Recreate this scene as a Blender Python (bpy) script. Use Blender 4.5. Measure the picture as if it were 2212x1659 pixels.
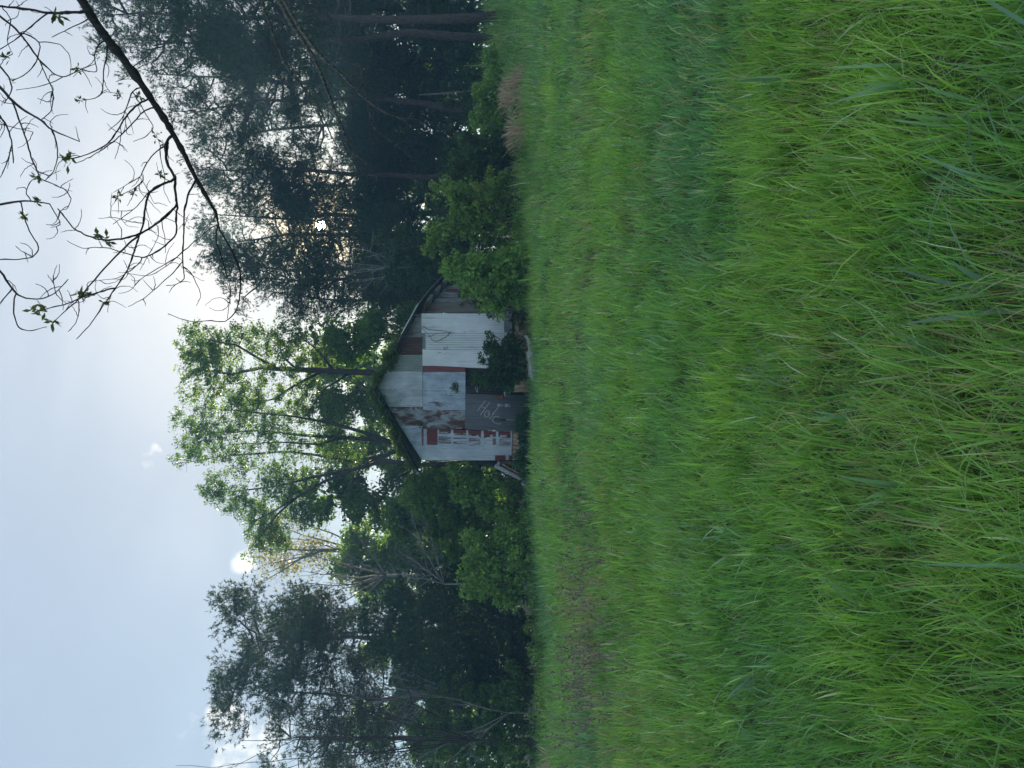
import bpy, math, random
import numpy as np

# ------------------------------------------------------------------ scene, camera, light
for o in list(bpy.data.objects):
    bpy.data.objects.remove(o)
sc = bpy.context.scene
COL = sc.collection
PI = math.pi
F = 1646.0            # focal length in pixels of a 2212-wide picture
EYE = 1.65

cam_d = bpy.data.cameras.new('camera')
cam = bpy.data.objects.new('camera', cam_d)
COL.objects.link(cam)
cam_d.sensor_fit = 'HORIZONTAL'
cam_d.sensor_width = 36.0
cam_d.lens = 36.0 * F / 2212.0
cam_d.clip_start = 0.05
cam_d.clip_end = 3000
from mathutils import Matrix, Vector
# the photograph is stored on its side: world up points to the picture's left
cam.matrix_world = Matrix(((0, 1, 0, 0), (0, 0, -1, 0), (-1, 0, 0, EYE), (0, 0, 0, 1)))
sc.camera = cam

SUN = np.array([(829.5 - 486) / F, 1.0, (1106 - 692) / F])
SUN /= np.linalg.norm(SUN)
SUN_EL = math.asin(SUN[2])
SUN_AZ = math.atan2(SUN[0], SUN[1])

world = bpy.data.worlds.new('World')
sc.world = world
world.use_nodes = True
wn, wl = world.node_tree.nodes, world.node_tree.links
wn.clear()


def N(nodes, typ, **kw):
    n = nodes.new(typ)
    for k, v in kw.items():
        if k.startswith('i_'):
            n.inputs[k[2:]].default_value = v
        else:
            setattr(n, k, v)
    return n


def wmath(op, a, b=None, c=None, clamp=False):
    n = wn.new('ShaderNodeMath')
    n.operation = op
    n.use_clamp = clamp
    for i, v in enumerate((a, b, c)):
        if v is None:
            continue
        if isinstance(v, (int, float)):
            n.inputs[i].default_value = v
        else:
            wl.new(v, n.inputs[i])
    return n.outputs[0]


def wdot(vec, d):
    n = wn.new('ShaderNodeVectorMath')
    n.operation = 'DOT_PRODUCT'
    wl.new(vec, n.inputs[0])
    n.inputs[1].default_value = tuple(d)
    return n.outputs['Value']


def wmix(fac, a, b):
    n = wn.new('ShaderNodeMix')
    n.data_type = 'RGBA'
    for s, v in ((0, fac), (6, a), (7, b)):
        if isinstance(v, (int, float, tuple)):
            n.inputs[s].default_value = v
        else:
            wl.new(v, n.inputs[s])
    return n.outputs[2]


sky = N(wn, 'ShaderNodeTexSky', sky_type='NISHITA', sun_disc=False)
sky.sun_elevation = SUN_EL
sky.sun_rotation = SUN_AZ
sky.altitude = 200
sky.air_density = 1.0
sky.dust_density = 1.6
sky.ozone_density = 1.6
geo = N(wn, 'ShaderNodeTexCoord')
DIR = geo.outputs['Generated']
# a thin even veil of high cloud over the whole sky flattens its contrast
gam = N(wn, 'ShaderNodeGamma')
wl.new(sky.outputs[0], gam.inputs[0])
gam.inputs[1].default_value = 0.66
veil = N(wn, 'ShaderNodeTexNoise', noise_dimensions='3D')
veil.inputs['Scale'].default_value = 2.2
veil.inputs['Detail'].default_value = 4.0
veil.inputs['Distortion'].default_value = 0.6
mp = N(wn, 'ShaderNodeMapping')
mp.inputs['Scale'].default_value = (1.0, 1.0, 2.6)
wl.new(DIR, mp.inputs[0])
wl.new(mp.outputs[0], veil.inputs['Vector'])
vf = wmath('ADD', wmath('MULTIPLY', wmath('SUBTRACT', veil.outputs[0], 0.5), 0.7), 0.76, clamp=True)
hs = N(wn, 'ShaderNodeHueSaturation')
hs.inputs['Saturation'].default_value = 1.4
hs.inputs['Value'].default_value = 0.72
wl.new(gam.outputs[0], hs.inputs['Color'])
base_sky = wmix(vf, hs.outputs[0], (.98, 1.13, 1.40, 1))


def px_dir(ix, iy):
    d = np.array([(829.5 - iy) / F, 1.0, (1106 - ix) / F])
    return d / np.linalg.norm(d)


# small cumulus puffs round the sky, three of them in view
puff = N(wn, 'ShaderNodeTexNoise', noise_dimensions='3D')
puff.inputs['Scale'].default_value = 34.0
puff.inputs['Detail'].default_value = 6.0
puff.inputs['Roughness'].default_value = 0.55
wl.new(DIR, puff.inputs['Vector'])
cloud = None
clouds = [(px_dir(322, 978), 0.014), (px_dir(326, 998), 0.012), (px_dir(500, 1590), 0.047), (px_dir(478, 1548), 0.024), (px_dir(470, 1590), 0.026), (px_dir(528, 1212), 0.017), (px_dir(550, 1640), 0.055)]
rc = random.Random(5)
for k in range(9):
    a = math.radians(60 + k * 28 + rc.uniform(-8, 8))
    e = math.radians(rc.uniform(10, 24))
    clouds.append((np.array([math.sin(a) * math.cos(e), math.cos(a) * math.cos(e), math.sin(e)]), rc.uniform(.03, .08)))
for d, r in clouds:
    q = wmath('DIVIDE', wmath('SUBTRACT', 1.0, wdot(DIR, d)), r * r * 0.5)     # (angle/r)^2
    fall = wmath('SUBTRACT', 1.0, q)
    m = wmath('ADD', fall, wmath('MULTIPLY', wmath('SUBTRACT', puff.outputs[0], 0.55), 5.5))
    m = wmath('MULTIPLY', m, 0.9, clamp=True)
    cloud = m if cloud is None else wmath('MAXIMUM', cloud, m)
cl_soft = wmath('MULTIPLY', cloud, 0.42)
sky_c = wmix(cl_soft, base_sky, (4.0, 3.7, 3.3, 1))
# warm aureole and disc of the sun
ang2 = wmath('MULTIPLY', wmath('SUBTRACT', 1.0, wdot(DIR, SUN)), 2.0)
aur = wmath('POWER', 2.718, wmath('MULTIPLY', ang2, -1.0 / (math.radians(2.6) ** 2)))
aur2 = wmath('POWER', 2.718, wmath('MULTIPLY', ang2, -1.0 / (math.radians(13.0) ** 2)))
sky_c = wmix(wmath('MULTIPLY', aur2, .55), sky_c, (2.7, 2.6, 2.4, 1))
sky_c = wmix(wmath('MULTIPLY', aur, .85), sky_c, (9.0, 6.6, 3.2, 1))
sd = wmath('GREATER_THAN', wdot(DIR, SUN), math.cos(math.radians(0.36)))
sky_s = wmix(sd, sky_c, (900, 780, 560, 1))
bg = N(wn, 'ShaderNodeBackground')
bg.inputs[1].default_value = 0.12
wl.new(sky_s, bg.inputs[0])
wo = N(wn, 'ShaderNodeOutputWorld')
wl.new(bg.outputs[0], wo.inputs[0])

sun_d = bpy.data.lights.new('sun', 'SUN')
sun_d.energy = 3.2
sun_d.angle = math.radians(0.6)
sun_d.color = (1.0, 0.86, 0.66)
sun = bpy.data.objects.new('sun', sun_d)
COL.objects.link(sun)
sun.rotation_euler = Vector(-SUN).to_track_quat('-Z', 'Y').to_euler()
sun.location = (8, 40, 30)

sc.view_settings.view_transform = 'Standard'
sc.view_settings.look = 'None'
sc.view_settings.exposure = 2.08
sc.view_settings.gamma = 1.0
sc.view_settings.use_curve_mapping = False
cy = sc.cycles
cy.max_bounces = 8
cy.diffuse_bounces = 5
cy.glossy_bounces = 2
cy.transmission_bounces = 6
cy.transparent_max_bounces = 6
cy.volume_bounces = 0
HAZE = 0.0030
cy.use_denoising = True
cy.caustics_reflective = False
cy.caustics_refractive = False
cy.sample_clamp_indirect = 4.0


# ------------------------------------------------------------------ numeric helpers
def S(a, b, x):
    t = np.clip((x - a) / (b - a), 0, 1)
    return t * t * (3 - 2 * t)


def vnoise(x, y, seed=0):
    x = np.asarray(x, float); y = np.asarray(y, float)
    xi = np.floor(x).astype(np.int64); yi = np.floor(y).astype(np.int64)
    fx = x - xi; fy = y - yi
    fx = fx * fx * (3 - 2 * fx); fy = fy * fy * (3 - 2 * fy)

    def h(a, b):
        n = (a * 374761393 + b * 668265263 + seed * 974634777) & 0x7fffffff
        n = ((n ^ (n >> 13)) * 1274126177) & 0x7fffffff
        return ((n ^ (n >> 16)) & 0xffff) / 65535.0
    return (h(xi, yi) * (1 - fx) + h(xi + 1, yi) * fx) * (1 - fy) + (h(xi, yi + 1) * (1 - fx) + h(xi + 1, yi + 1) * fx) * fy


def fbm(x, y, seed=0, octv=3):
    t = 0; a = 0.5; s = 0
    for k in range(octv):
        t = t + a * vnoise(x * 2 ** k, y * 2 ** k, seed + k * 7); s += a; a *= .5
    return t / s


def ground_z(x, y):
    x = np.asarray(x, float); y = np.asarray(y, float)
    z = 0.92 * S(4, 27, y) - 0.52 * S(-2.5, -9, x) * S(8, 24, y) + 1.55 * S(27, 41, y) * S(5, 16, x) + 0.9 * S(30, 75, y)
    near = 1 - S(60, 120, np.hypot(x, y))
    z = z + near * (0.16 * (fbm(x * .35 + 40, y * .35 + 9, 3) - .5) + 0.07 * (vnoise(x * 1.3, y * 1.3, 8) - .5))
    return z


G0 = float(ground_z(0, 0))


def gz(x, y):
    return float(ground_z(x, y)) - G0


def P(ix, iy, Y):
    return np.array([(829.5 - iy) / F * Y, Y, EYE + (1106 - ix) / F * Y])


def ground_at(ix, iy):
    Y = 1.5
    while Y < 60:
        p = P(ix, iy, Y)
        if p[2] <= gz(p[0], p[1]):
            return p
        Y += 0.05
    return P(ix, iy, 60)


def nrm(v):
    return v / np.maximum(np.linalg.norm(v, axis=-1, keepdims=True), 1e-9)


def mesh_np(name, V, quads=None, tris=None, tint=None, mats=(), smooth=False, extra=None):
    me = bpy.data.meshes.new(name)
    V = np.asarray(V, np.float32)
    nq = 0 if quads is None else len(quads)
    nt = 0 if tris is None else len(tris)
    idx = []
    if nq: idx.append(np.asarray(quads, np.int32).ravel())
    if nt: idx.append(np.asarray(tris, np.int32).ravel())
    idx = np.concatenate(idx)
    me.vertices.add(len(V)); me.vertices.foreach_set('co', V.ravel())
    me.loops.add(len(idx)); me.loops.foreach_set('vertex_index', idx)
    start = np.concatenate([np.arange(nq) * 4, nq * 4 + np.arange(nt) * 3]).astype(np.int32)
    me.polygons.add(nq + nt); me.polygons.foreach_set('loop_start', start)
    if smooth:
        me.polygons.foreach_set('use_smooth', np.ones(nq + nt, bool))
    if tint is not None:
        a = me.color_attributes.new('tint', 'FLOAT_COLOR', 'POINT')
        t = np.ones((len(V), 4), np.float32); t[:, :3] = tint
        a.data.foreach_set('color', t.ravel())
    if extra:
        for k, arr in extra.items():
            a = me.attributes.new(k, 'FLOAT', 'POINT')
            a.data.foreach_set('value', np.asarray(arr, np.float32))
    for m in mats: me.materials.append(m)
    me.update(calc_edges=True)
    me.validate()
    return me


class MB:
    """collects quads, tris and tubes into one mesh"""
    def __init__(s):
        s.V = []; s.Q = []; s.T = []; s.n = 0

    def add(s, V, Q=None, T=None):
        V = np.asarray(V, float)
        s.V.append(V)
        if Q is not None and len(Q): s.Q.append(np.asarray(Q, int) + s.n)
        if T is not None and len(T): s.T.append(np.asarray(T, int) + s.n)
        s.n += len(V)

    def tube(s, pts, rad, n=6, cap=True):
        pts = np.asarray(pts, float); k = len(pts)
        rad = np.broadcast_to(np.asarray(rad, float), (k,))
        tan = nrm(np.gradient(pts, axis=0))
        up = np.array([0.13, 0.97, 0.2]) if abs(tan[0][1]) < .8 else np.array([1., 0.1, 0.])
        a = nrm(np.cross(tan, up)); b = np.cross(tan, a)
        th = np.arange(n) / n * 2 * PI
        V = pts[:, None, :] + rad[:, None, None] * (np.cos(th)[None, :, None] * a[:, None, :] + np.sin(th)[None, :, None] * b[:, None, :])
        i = np.arange(k - 1)[:, None] * n; j = np.arange(n)[None, :]; j2 = (j + 1) % n
        Q = np.stack([i + j, i + j2, i + n + j2, i + n + j], -1).reshape(-1, 4)
        T = []
        if cap:
            T = [(0, q + 1, q) for q in range(1, n - 1)] + [((k - 1) * n, (k - 1) * n + q, (k - 1) * n + q + 1) for q in range(1, n - 1)]
        s.add(V.reshape(-1, 3), Q, T)

    def box(s, lo, hi, M=None):
        x0, y0, z0 = lo; x1, y1, z1 = hi
        V = np.array([(x0, y0, z0), (x1, y0, z0), (x1, y1, z0), (x0, y1, z0), (x0, y0, z1), (x1, y0, z1), (x1, y1, z1), (x0, y1, z1)], float)
        if M is not None: V = V @ M[0].T + M[1]
        s.add(V, [(0, 3, 2, 1), (4, 5, 6, 7), (0, 1, 5, 4), (1, 2, 6, 5), (2, 3, 7, 6), (3, 0, 4, 7)])

    def hexa(s, bot, top):
        V = np.array(list(bot) + list(top), float)
        s.add(V, [(3, 2, 1, 0), (4, 5, 6, 7), (0, 1, 5, 4), (1, 2, 6, 5), (2, 3, 7, 6), (3, 0, 4, 7)])

    def mesh(s, name, mat, smooth=False, tint=None):
        V = np.concatenate(s.V)
        return mesh_np(name, V, np.concatenate(s.Q) if s.Q else None, np.concatenate(s.T) if s.T else None, tint, (mat,) if mat else (), smooth)

    def obj(s, name, mat, parent=None, smooth=False, tint=None):
        return link(name, s.mesh(name, mat, smooth, tint), parent)


def link(name, data, parent=None):
    o = bpy.data.objects.new(name, data)
    COL.objects.link(o)
    if parent is not None: o.parent = parent
    return o


def tag(o, label=None, cat=None, group=None, kind=None):
    if label: o['label'] = label
    if cat: o['category'] = cat
    if group: o['group'] = group
    if kind: o['kind'] = kind
    return o


def thing(name, label, cat, loc=(0, 0, 0), rz=0, group=None):
    o = bpy.data.objects.new(name, None)
    COL.objects.link(o)
    o.location = tuple(float(v) for v in loc); o.rotation_euler = (0, 0, rz)
    o.empty_display_size = .3
    return tag(o, label, cat, group)


def copy_thing(root, loc, rz, scale, label=None, group=None):
    r = root.copy(); COL.objects.link(r)
    r.location = tuple(float(v) for v in loc); r.rotation_euler = (0, 0, rz)
    r.scale = scale if isinstance(scale, tuple) else (scale,) * 3
    if label: r['label'] = label
    if group: r['group'] = group
    for ch in list(root.children):
        c = ch.copy(); COL.objects.link(c); c.parent = r
        for gch in list(ch.children):
            d = gch.copy(); COL.objects.link(d); d.parent = c
    return r


# ------------------------------------------------------------------ materials
def new_mat(name):
    m = bpy.data.materials.new(name); m.use_nodes = True
    nt = m.node_tree; nt.nodes.clear()
    out = nt.nodes.new('ShaderNodeOutputMaterial')
    return m, nt, out


def ramp(nt, fac, stops):
    r = nt.nodes.new('ShaderNodeValToRGB')
    el = r.color_ramp.elements
    while len(el) < len(stops): el.new(0.5)
    for e, (p, c) in zip(el, stops):
        e.position = p; e.color = (*c, 1) if len(c) == 3 else c
    nt.links.new(fac, r.inputs[0])
    return r.outputs[0]


def tex_noise(nt, vec, scale, detail=4, rough=.55, dist=0.0):
    n = nt.nodes.new('ShaderNodeTexNoise')
    n.inputs['Scale'].default_value = scale; n.inputs['Detail'].default_value = detail
    n.inputs['Roughness'].default_value = rough; n.inputs['Distortion'].default_value = dist
    nt.links.new(vec, n.inputs['Vector'])
    return n.outputs[0]


def mapping(nt, scale=(1, 1, 1), coord='Object'):
    tc = nt.nodes.new('ShaderNodeTexCoord'); m = nt.nodes.new('ShaderNodeMapping')
    m.inputs['Scale'].default_value = scale
    nt.links.new(tc.outputs[coord], m.inputs[0])
    return m.outputs[0]


def mixc(nt, fac, a, b, blend='MIX'):
    n = nt.nodes.new('ShaderNodeMix'); n.data_type = 'RGBA'; n.blend_type = blend
    for s, v in ((0, fac), (6, a), (7, b)):
        if isinstance(v, (int, float)): n.inputs[s].default_value = v
        elif isinstance(v, tuple): n.inputs[s].default_value = (*v, 1) if len(v) == 3 else v
        else: nt.links.new(v, n.inputs[s])
    return n.outputs[2]


def bump(nt, h, strength, dist=.02):
    b = nt.nodes.new('ShaderNodeBump'); b.inputs['Strength'].default_value = strength; b.inputs['Distance'].default_value = dist
    nt.links.new(h, b.inputs['Height'])
    return b.outputs[0]


def principled(nt, out, color, rough=.6, metal=0.0, spec=.5, normal=None):
    p = nt.nodes.new('ShaderNodeBsdfPrincipled')
    if isinstance(color, tuple): p.inputs['Base Color'].default_value = (*color, 1)
    else: nt.links.new(color, p.inputs['Base Color'])
    if isinstance(rough, (int, float)): p.inputs['Roughness'].default_value = rough
    else: nt.links.new(rough, p.inputs['Roughness'])
    p.inputs['Metallic'].default_value = metal
    p.inputs['Specular IOR Level'].default_value = spec
    if normal is not None: nt.links.new(normal, p.inputs['Normal'])
    if out is not None: nt.links.new(p.outputs[0], out.inputs[0])
    return p


def foliage_mat(name, trans=.4, rough=.5, spec=.35, tcol=(1.25, 1.15, .6)):
    """leaf: its own colour from the tint attribute, part of the light passes through"""
    m, nt, out = new_mat(name)
    at = nt.nodes.new('ShaderNodeAttribute'); at.attribute_name = 'tint'
    p = principled(nt, None, at.outputs['Color'], rough, 0, spec)
    t = nt.nodes.new('ShaderNodeBsdfTranslucent')
    nt.links.new(mixc(nt, 1.0, at.outputs['Color'], tcol, 'MULTIPLY'), t.inputs[0])
    mx = nt.nodes.new('ShaderNodeMixShader'); mx.inputs[0].default_value = trans
    nt.links.new(p.outputs[0], mx.inputs[1]); nt.links.new(t.outputs[0], mx.inputs[2])
    nt.links.new(mx.outputs[0], out.inputs[0])
    return m


M = {}
M['grass'] = foliage_mat('grass_blade', .48, .36, .75, (1.5, 1.45, .8))
M['leaf'] = foliage_mat('leaf', .45, .45, .4, (1.6, 1.5, .7))
M['needle'] = foliage_mat('pine_needle', .15, .6, .15, (1.2, 1.1, .6))
M['straw'] = foliage_mat('dry_straw', .25, .7, .2, (1.1, 1.0, .8))


def bark_mat(name, c1, c2, scale=3.0, lichen=0.0):
    m, nt, out = new_mat(name)
    v = mapping(nt, (scale * 3, scale * 3, scale * .7))
    n = tex_noise(nt, v, 2.2, 5, .65, .4)
    c = ramp(nt, n, [(.32, c1), (.68, c2)])
    if lichen:
        v2 = mapping(nt, (16, 16, 16))
        n2 = tex_noise(nt, v2, 3.0, 4, .6)
        f = ramp(nt, n2, [(.56 - lichen * .1, (0, 0, 0)), (.62, (1, 1, 1))])
        f2_ = nt.nodes.new('ShaderNodeMath'); f2_.operation = 'MULTIPLY'; f2_.inputs[1].default_value = .55; nt.links.new(f, f2_.inputs[0])
        c = mixc(nt, f2_.outputs[0], c, (.34, .36, .33))
    principled(nt, out, c, .9, 0, .2, bump(nt, n, .6, .03))
    return m


M['pine_bark'] = bark_mat('pine_bark', (.045, .033, .03), (.17, .125, .11))
M['dark_bark'] = bark_mat('dark_bark', (.025, .02, .018), (.085, .07, .06))
M['grey_bark'] = bark_mat('grey_bark', (.16, .15, .14), (.36, .345, .33), 4)
M['branch_bark'] = bark_mat('branch_bark', (.02, .018, .016), (.075, .065, .055), 5)
M['lichen_bark'] = bark_mat('lichen_bark', (.05, .047, .042), (.13, .12, .11), 5, 1.0)


def metal_mat(name, c1, c2, rust=0.0, streak=1.0, rough=.5, metallic=.25, seed=0.0, rust_c=(.115, .052, .035), paint=False):
    """old galvanised sheet: cloudy zinc, vertical streaks, patches of rust"""
    m, nt, out = new_mat(name)
    tc = nt.nodes.new('ShaderNodeTexCoord')
    ad = nt.nodes.new('ShaderNodeVectorMath'); ad.inputs[1].default_value = (seed, seed * 1.7, seed * .6)
    nt.links.new(tc.outputs['Object'], ad.inputs[0])
    base = ad.outputs[0]

    def mp(s):
        k = nt.nodes.new('ShaderNodeMapping'); k.inputs['Scale'].default_value = s
        nt.links.new(base, k.inputs[0]); return k.outputs[0]
    cloudy = tex_noise(nt, mp((1.4, 1.4, 1.0)), 1.9, 6, .62, .3)
    st = tex_noise(nt, mp((13, 13, .55)), 1.0, 4, .6)
    mixn = nt.nodes.new('ShaderNodeMath'); mixn.operation = 'MULTIPLY_ADD'
    nt.links.new(st, mixn.inputs[0]); mixn.inputs[1].default_value = .55 * streak
    hal = nt.nodes.new('ShaderNodeMath'); hal.operation = 'MULTIPLY'; hal.inputs[1].default_value = 1 - .55 * streak
    nt.links.new(cloudy, hal.inputs[0]); nt.links.new(hal.outputs[0], mixn.inputs[2])
    c = ramp(nt, mixn.outputs[0], [(.34, c1), (.64, c2)])
    if rust > 0:
        rn = tex_noise(nt, mp((2.6, 2.6, 1.1)), 1.5, 7, .68, .5)
        f = ramp(nt, rn, [(.70 - .38 * rust, (0, 0, 0)), (.76 - .30 * rust, (1, 1, 1))])
        rc2 = ramp(nt, st, [(.3, tuple(v * .6 for v in rust_c)), (.7, tuple(min(1, v * 1.6) for v in rust_c))])
        c = mixc(nt, f, c, rc2)
    run = ramp(nt, st, [(.60, (0, 0, 0)), (.74, (1, 1, 1))])
    rm = nt.nodes.new('ShaderNodeMath'); rm.operation = 'MULTIPLY'; rm.inputs[1].default_value = .55
    nt.links.new(run, rm.inputs[0]); c = mixc(nt, rm.outputs[0], c, (.17, .115, .085))
    if paint:
        at = nt.nodes.new('ShaderNodeAttribute'); at.attribute_name = 'tint'
        sx = nt.nodes.new('ShaderNodeSeparateColor'); nt.links.new(at.outputs['Color'], sx.inputs[0])
        c = mixc(nt, sx.outputs[1], c, (.58, .60, .66))
        c = mixc(nt, sx.outputs[2], c, (.085, .042, .035))
        c = mixc(nt, sx.outputs[0], c, (.21, .045, .045))
    fine = tex_noise(nt, mp((30, 30, 8)), 2.0, 3, .6)
    principled(nt, out, c, rough, metallic, .4, bump(nt, fine, .15, .01))
    return m


def wood_mat(name, c1, c2, grain=(9, 9, .8), rough=.85, seed=0.0):
    m, nt, out = new_mat(name)
    v = mapping(nt, grain)
    n = tex_noise(nt, v, 1.6 + seed, 6, .62, 1.2)
    w = nt.nodes.new('ShaderNodeTexWave'); w.bands_direction = 'X'
    w.inputs['Scale'].default_value = .9; w.inputs['Distortion'].default_value = 9; w.inputs['Detail'].default_value = 4; w.inputs['Detail Scale'].default_value = .7
    nt.links.new(v, w.inputs['Vector'])
    f = mixc(nt, .35, n, w.outputs[1])
    c = ramp(nt, f, [(.3, c1), (.7, c2)])
    principled(nt, out, c, rough, 0, .25, bump(nt, n, .4, .01))
    return m


def plain_mat(name, c, rough=.6, var=.15):
    m, nt, out = new_mat(name)
    n = tex_noise(nt, mapping(nt, (4, 4, 4)), 2.5, 5, .6)
    col = ramp(nt, n, [(.3, tuple(v * (1 - var) for v in c)), (.7, tuple(min(1, v * (1 + var)) for v in c))])
    principled(nt, out, col, rough, 0, .35, bump(nt, n, .2, .01))
    return m


M['white_metal'] = metal_mat('white_metal', (.74, .76, .80), (.90, .92, .94), .16, .6, .45, .0, 1.3)
M['white_metal_b'] = metal_mat('white_metal_b', (.70, .73, .77), (.88, .90, .93), .16, .6, .45, .0, 4.1)
M['zinc'] = metal_mat('zinc', (.32, .36, .40), (.70, .73, .77), .10, .5, .5, .25, 2.2)
M['zinc_pale'] = metal_mat('zinc_pale', (.42, .46, .50), (.74, .77, .80), .10, .5, .5, .25, 7.7)
M['zinc_green'] = metal_mat('zinc_green', (.25, .31, .28), (.40, .45, .42), .05, .6, .6, .15, 3.4)
M['zinc_blue'] = metal_mat('zinc_blue', (.28, .34, .42), (.66, .72, .82), .30, .55, .5, .3, 9.1)
M['zinc_rusty'] = metal_mat('zinc_rusty', (.24, .27, .30), (.50, .53, .57), .70, .5, .6, .2, 5.5)
M['zinc_dull'] = metal_mat('zinc_dull', (.20, .21, .22), (.42, .43, .45), .35, .6, .65, .15, 6.3)
M['rust'] = metal_mat('rust_sheet', (.07, .045, .04), (.19, .13, .115), .75, .9, .8, .05, 8.2)
M['red_metal'] = metal_mat('red_metal', (.19, .045, .045), (.25, .062, .06), .0, .5, .6, .0, 2.0)
M['painted_sheet'] = metal_mat('painted_sheet', (.38, .44, .51), (.68, .73, .80), .06, .6, .5, .25, 11.0, paint=True)
M['side_brown'] = metal_mat('side_brown', (.15, .135, .12), (.27, .25, .23), .4, .8, .7, .1, 12.0)
M['door_wood'] = wood_mat('door_wood', (.07, .075, .082), (.17, .18, .195))
M['dark_wood'] = wood_mat('dark_wood', (.018, .016, .015), (.05, .045, .04))
M['grey_wood'] = wood_mat('grey_wood', (.20, .20, .20), (.42, .42, .43), (6, 6, 6))
M['brown_wood'] = wood_mat('brown_wood', (.06, .045, .035), (.14, .11, .085))
M['tan_wood'] = wood_mat('tan_wood', (.24, .17, .105), (.42, .31, .20), (2, 2, 5))
M['chalk'] = plain_mat('chalk_paint', (.62, .62, .60), .9)
M['white_paint'] = plain_mat('white_paint', (.8, .8, .78), .5)
M['slab'] = plain_mat('weathered_slab', (.40, .40, .38), .85, .3)
M['plastic'] = plain_mat('white_plastic', (.66, .70, .74), .35, .1)

# ground
m, nt, out = new_mat('field_soil')
v = mapping(nt, (1, 1, 1))
n1 = tex_noise(nt, v, .6, 6, .6); n2 = tex_noise(nt, v, 9, 6, .7)
c = mixc(nt, .5, ramp(nt, n1, [(.35, (.07, .11, .035)), (.65, (.10, .16, .045))]), ramp(nt, n2, [(.3, (.07, .06, .04)), (.7, (.12, .15, .06))]))
principled(nt, out, c, .95, 0, .1, bump(nt, n2, .8, .06))
M['soil'] = m

# ------------------------------------------------------------------ ground
def axis(lo, hi, step, far):
    a = list(np.arange(lo, hi + 1e-6, step)); s = step; x = a[-1]
    while x < far: s *= 1.35; x += s; a.append(x)
    s = step; x = a[0]; b = []
    while x > -far: s *= 1.35; x -= s; b.append(x)
    return np.array(b[::-1] + a)


gx, gy = axis(-26, 26, .4, 400), axis(-4, 60, .4, 400)
XX, YY = np.meshgrid(gx, gy)
ZZ = ground_z(XX, YY) - G0
nx, ny = len(gx), len(gy)
ii, jj = np.meshgrid(np.arange(nx - 1), np.arange(ny - 1))
b0 = (jj * nx + ii).ravel()
ground = link('ground', mesh_np('ground', np.stack([XX.ravel(), YY.ravel(), ZZ.ravel()], 1), np.stack([b0, b0 + 1, b0 + nx + 1, b0 + nx], 1), mats=(M['soil'],), smooth=True))
tag(ground, 'gently rising field soil under the tall grass', None, None, 'structure')

# ------------------------------------------------------------------ barn (frame first: the grass must know its place)
TH = math.radians(15.0)
BC = P(1150, 680, 26.0)                      # right front corner
E2 = np.array([math.sin(TH), math.cos(TH), 0]); EX = np.array([math.cos(TH), -math.sin(TH), 0])
BZ = gz(BC[0], BC[1])
barn = thing('barn', 'derelict gabled barn patched with white, grey and red corrugated metal sheets', 'barn', (BC[0], BC[1], BZ), -TH)
BO = np.array([BC[0], BC[1], BZ])


def front(ix, iy):
    """point of the front wall seen at a picture position, in the barn's own axes (x along the wall, z up)"""
    d = np.array([(829.5 - iy) / F, 1.0, (1106 - ix) / F]); cam0 = np.array([0, 0, EYE])
    t = np.dot(E2, BO - cam0) / np.dot(E2, d); p = cam0 + t * d - BO
    return np.array([np.dot(EX, p), p[2]])


def side(ix, iy):
    d = np.array([(829.5 - iy) / F, 1.0, (1106 - ix) / F]); cam0 = np.array([0, 0, EYE])
    t = np.dot(EX, BO - cam0) / np.dot(EX, d); p = cam0 + t * d - BO
    return np.array([np.dot(E2, p), p[2]])


def c1(cx, cy): return (1400 + cx / 1.659) / 1.8228, (1000 + cy / 1.659) / 1.8228
def c2(cx, cy): return (1800 + cx / 3.686) / 1.8228, (1400 + cy / 3.686) / 1.8228
def c3(cx, cy): return (1550 + cx / 3.318) / 1.8228, (1050 + cy / 3.318) / 1.8228
def f1(cx, cy): return front(*c1(cx, cy))
def f2(cx, cy): return front(*c2(cx, cy))
def s1(cx, cy): return side(*c1(cx, cy))


WLEFT = f1(1000, 1345)[0]
DEPTH = 10.2


def corrugated(name, tl, tr, br, bl, mat, off, parent, rows=3, pitch=.080, amp=.016, plane='front', paint=None, jit=0.0, seed=0):
    """a thin ribbed sheet between four corners given in wall coordinates"""
    tl, tr, br, bl = map(np.asarray, (tl, tr, br, bl))
    W = max(np.linalg.norm(tr - tl), np.linalg.norm(br - bl))
    n = max(6, int(W / pitch * 6)) if paint is None else max(40, int(W / pitch * 6))
    u = np.linspace(0, 1, n + 1); w = np.linspace(0, 1, rows + 1)
    UU, WW = np.meshgrid(u, w)
    p = (tl[None, None] * ((1 - UU) * (1 - WW))[..., None] + tr[None, None] * (UU * (1 - WW))[..., None]
         + br[None, None] * (UU * WW)[..., None] + bl[None, None] * ((1 - UU) * WW)[..., None])
    rg = np.random.default_rng(seed)
    dent = .012 * (fbm(UU * 3 + seed, WW * 4, seed) - .5) + jit * (rg.random() - .5) * (WW - .5)
    d = off + amp * np.sin(UU * W / pitch * 2 * PI) + dent
    if plane == 'front': V = np.stack([p[..., 0], -d, p[..., 1]], -1)
    else: V = np.stack([d, p[..., 0], p[..., 1]], -1)
    nc = n + 1
    i, j = np.meshgrid(np.arange(n), np.arange(rows)); b = (j * nc + i).ravel()
    tint = None
    if paint is not None: tint = paint(p.reshape(-1, 2))
    me = mesh_np(name, V.reshape(-1, 3), np.stack([b, b + nc, b + nc + 1, b + 1], 1), tint=tint, mats=(M[mat],), smooth=True)
    return link(name, me, parent)


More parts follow.
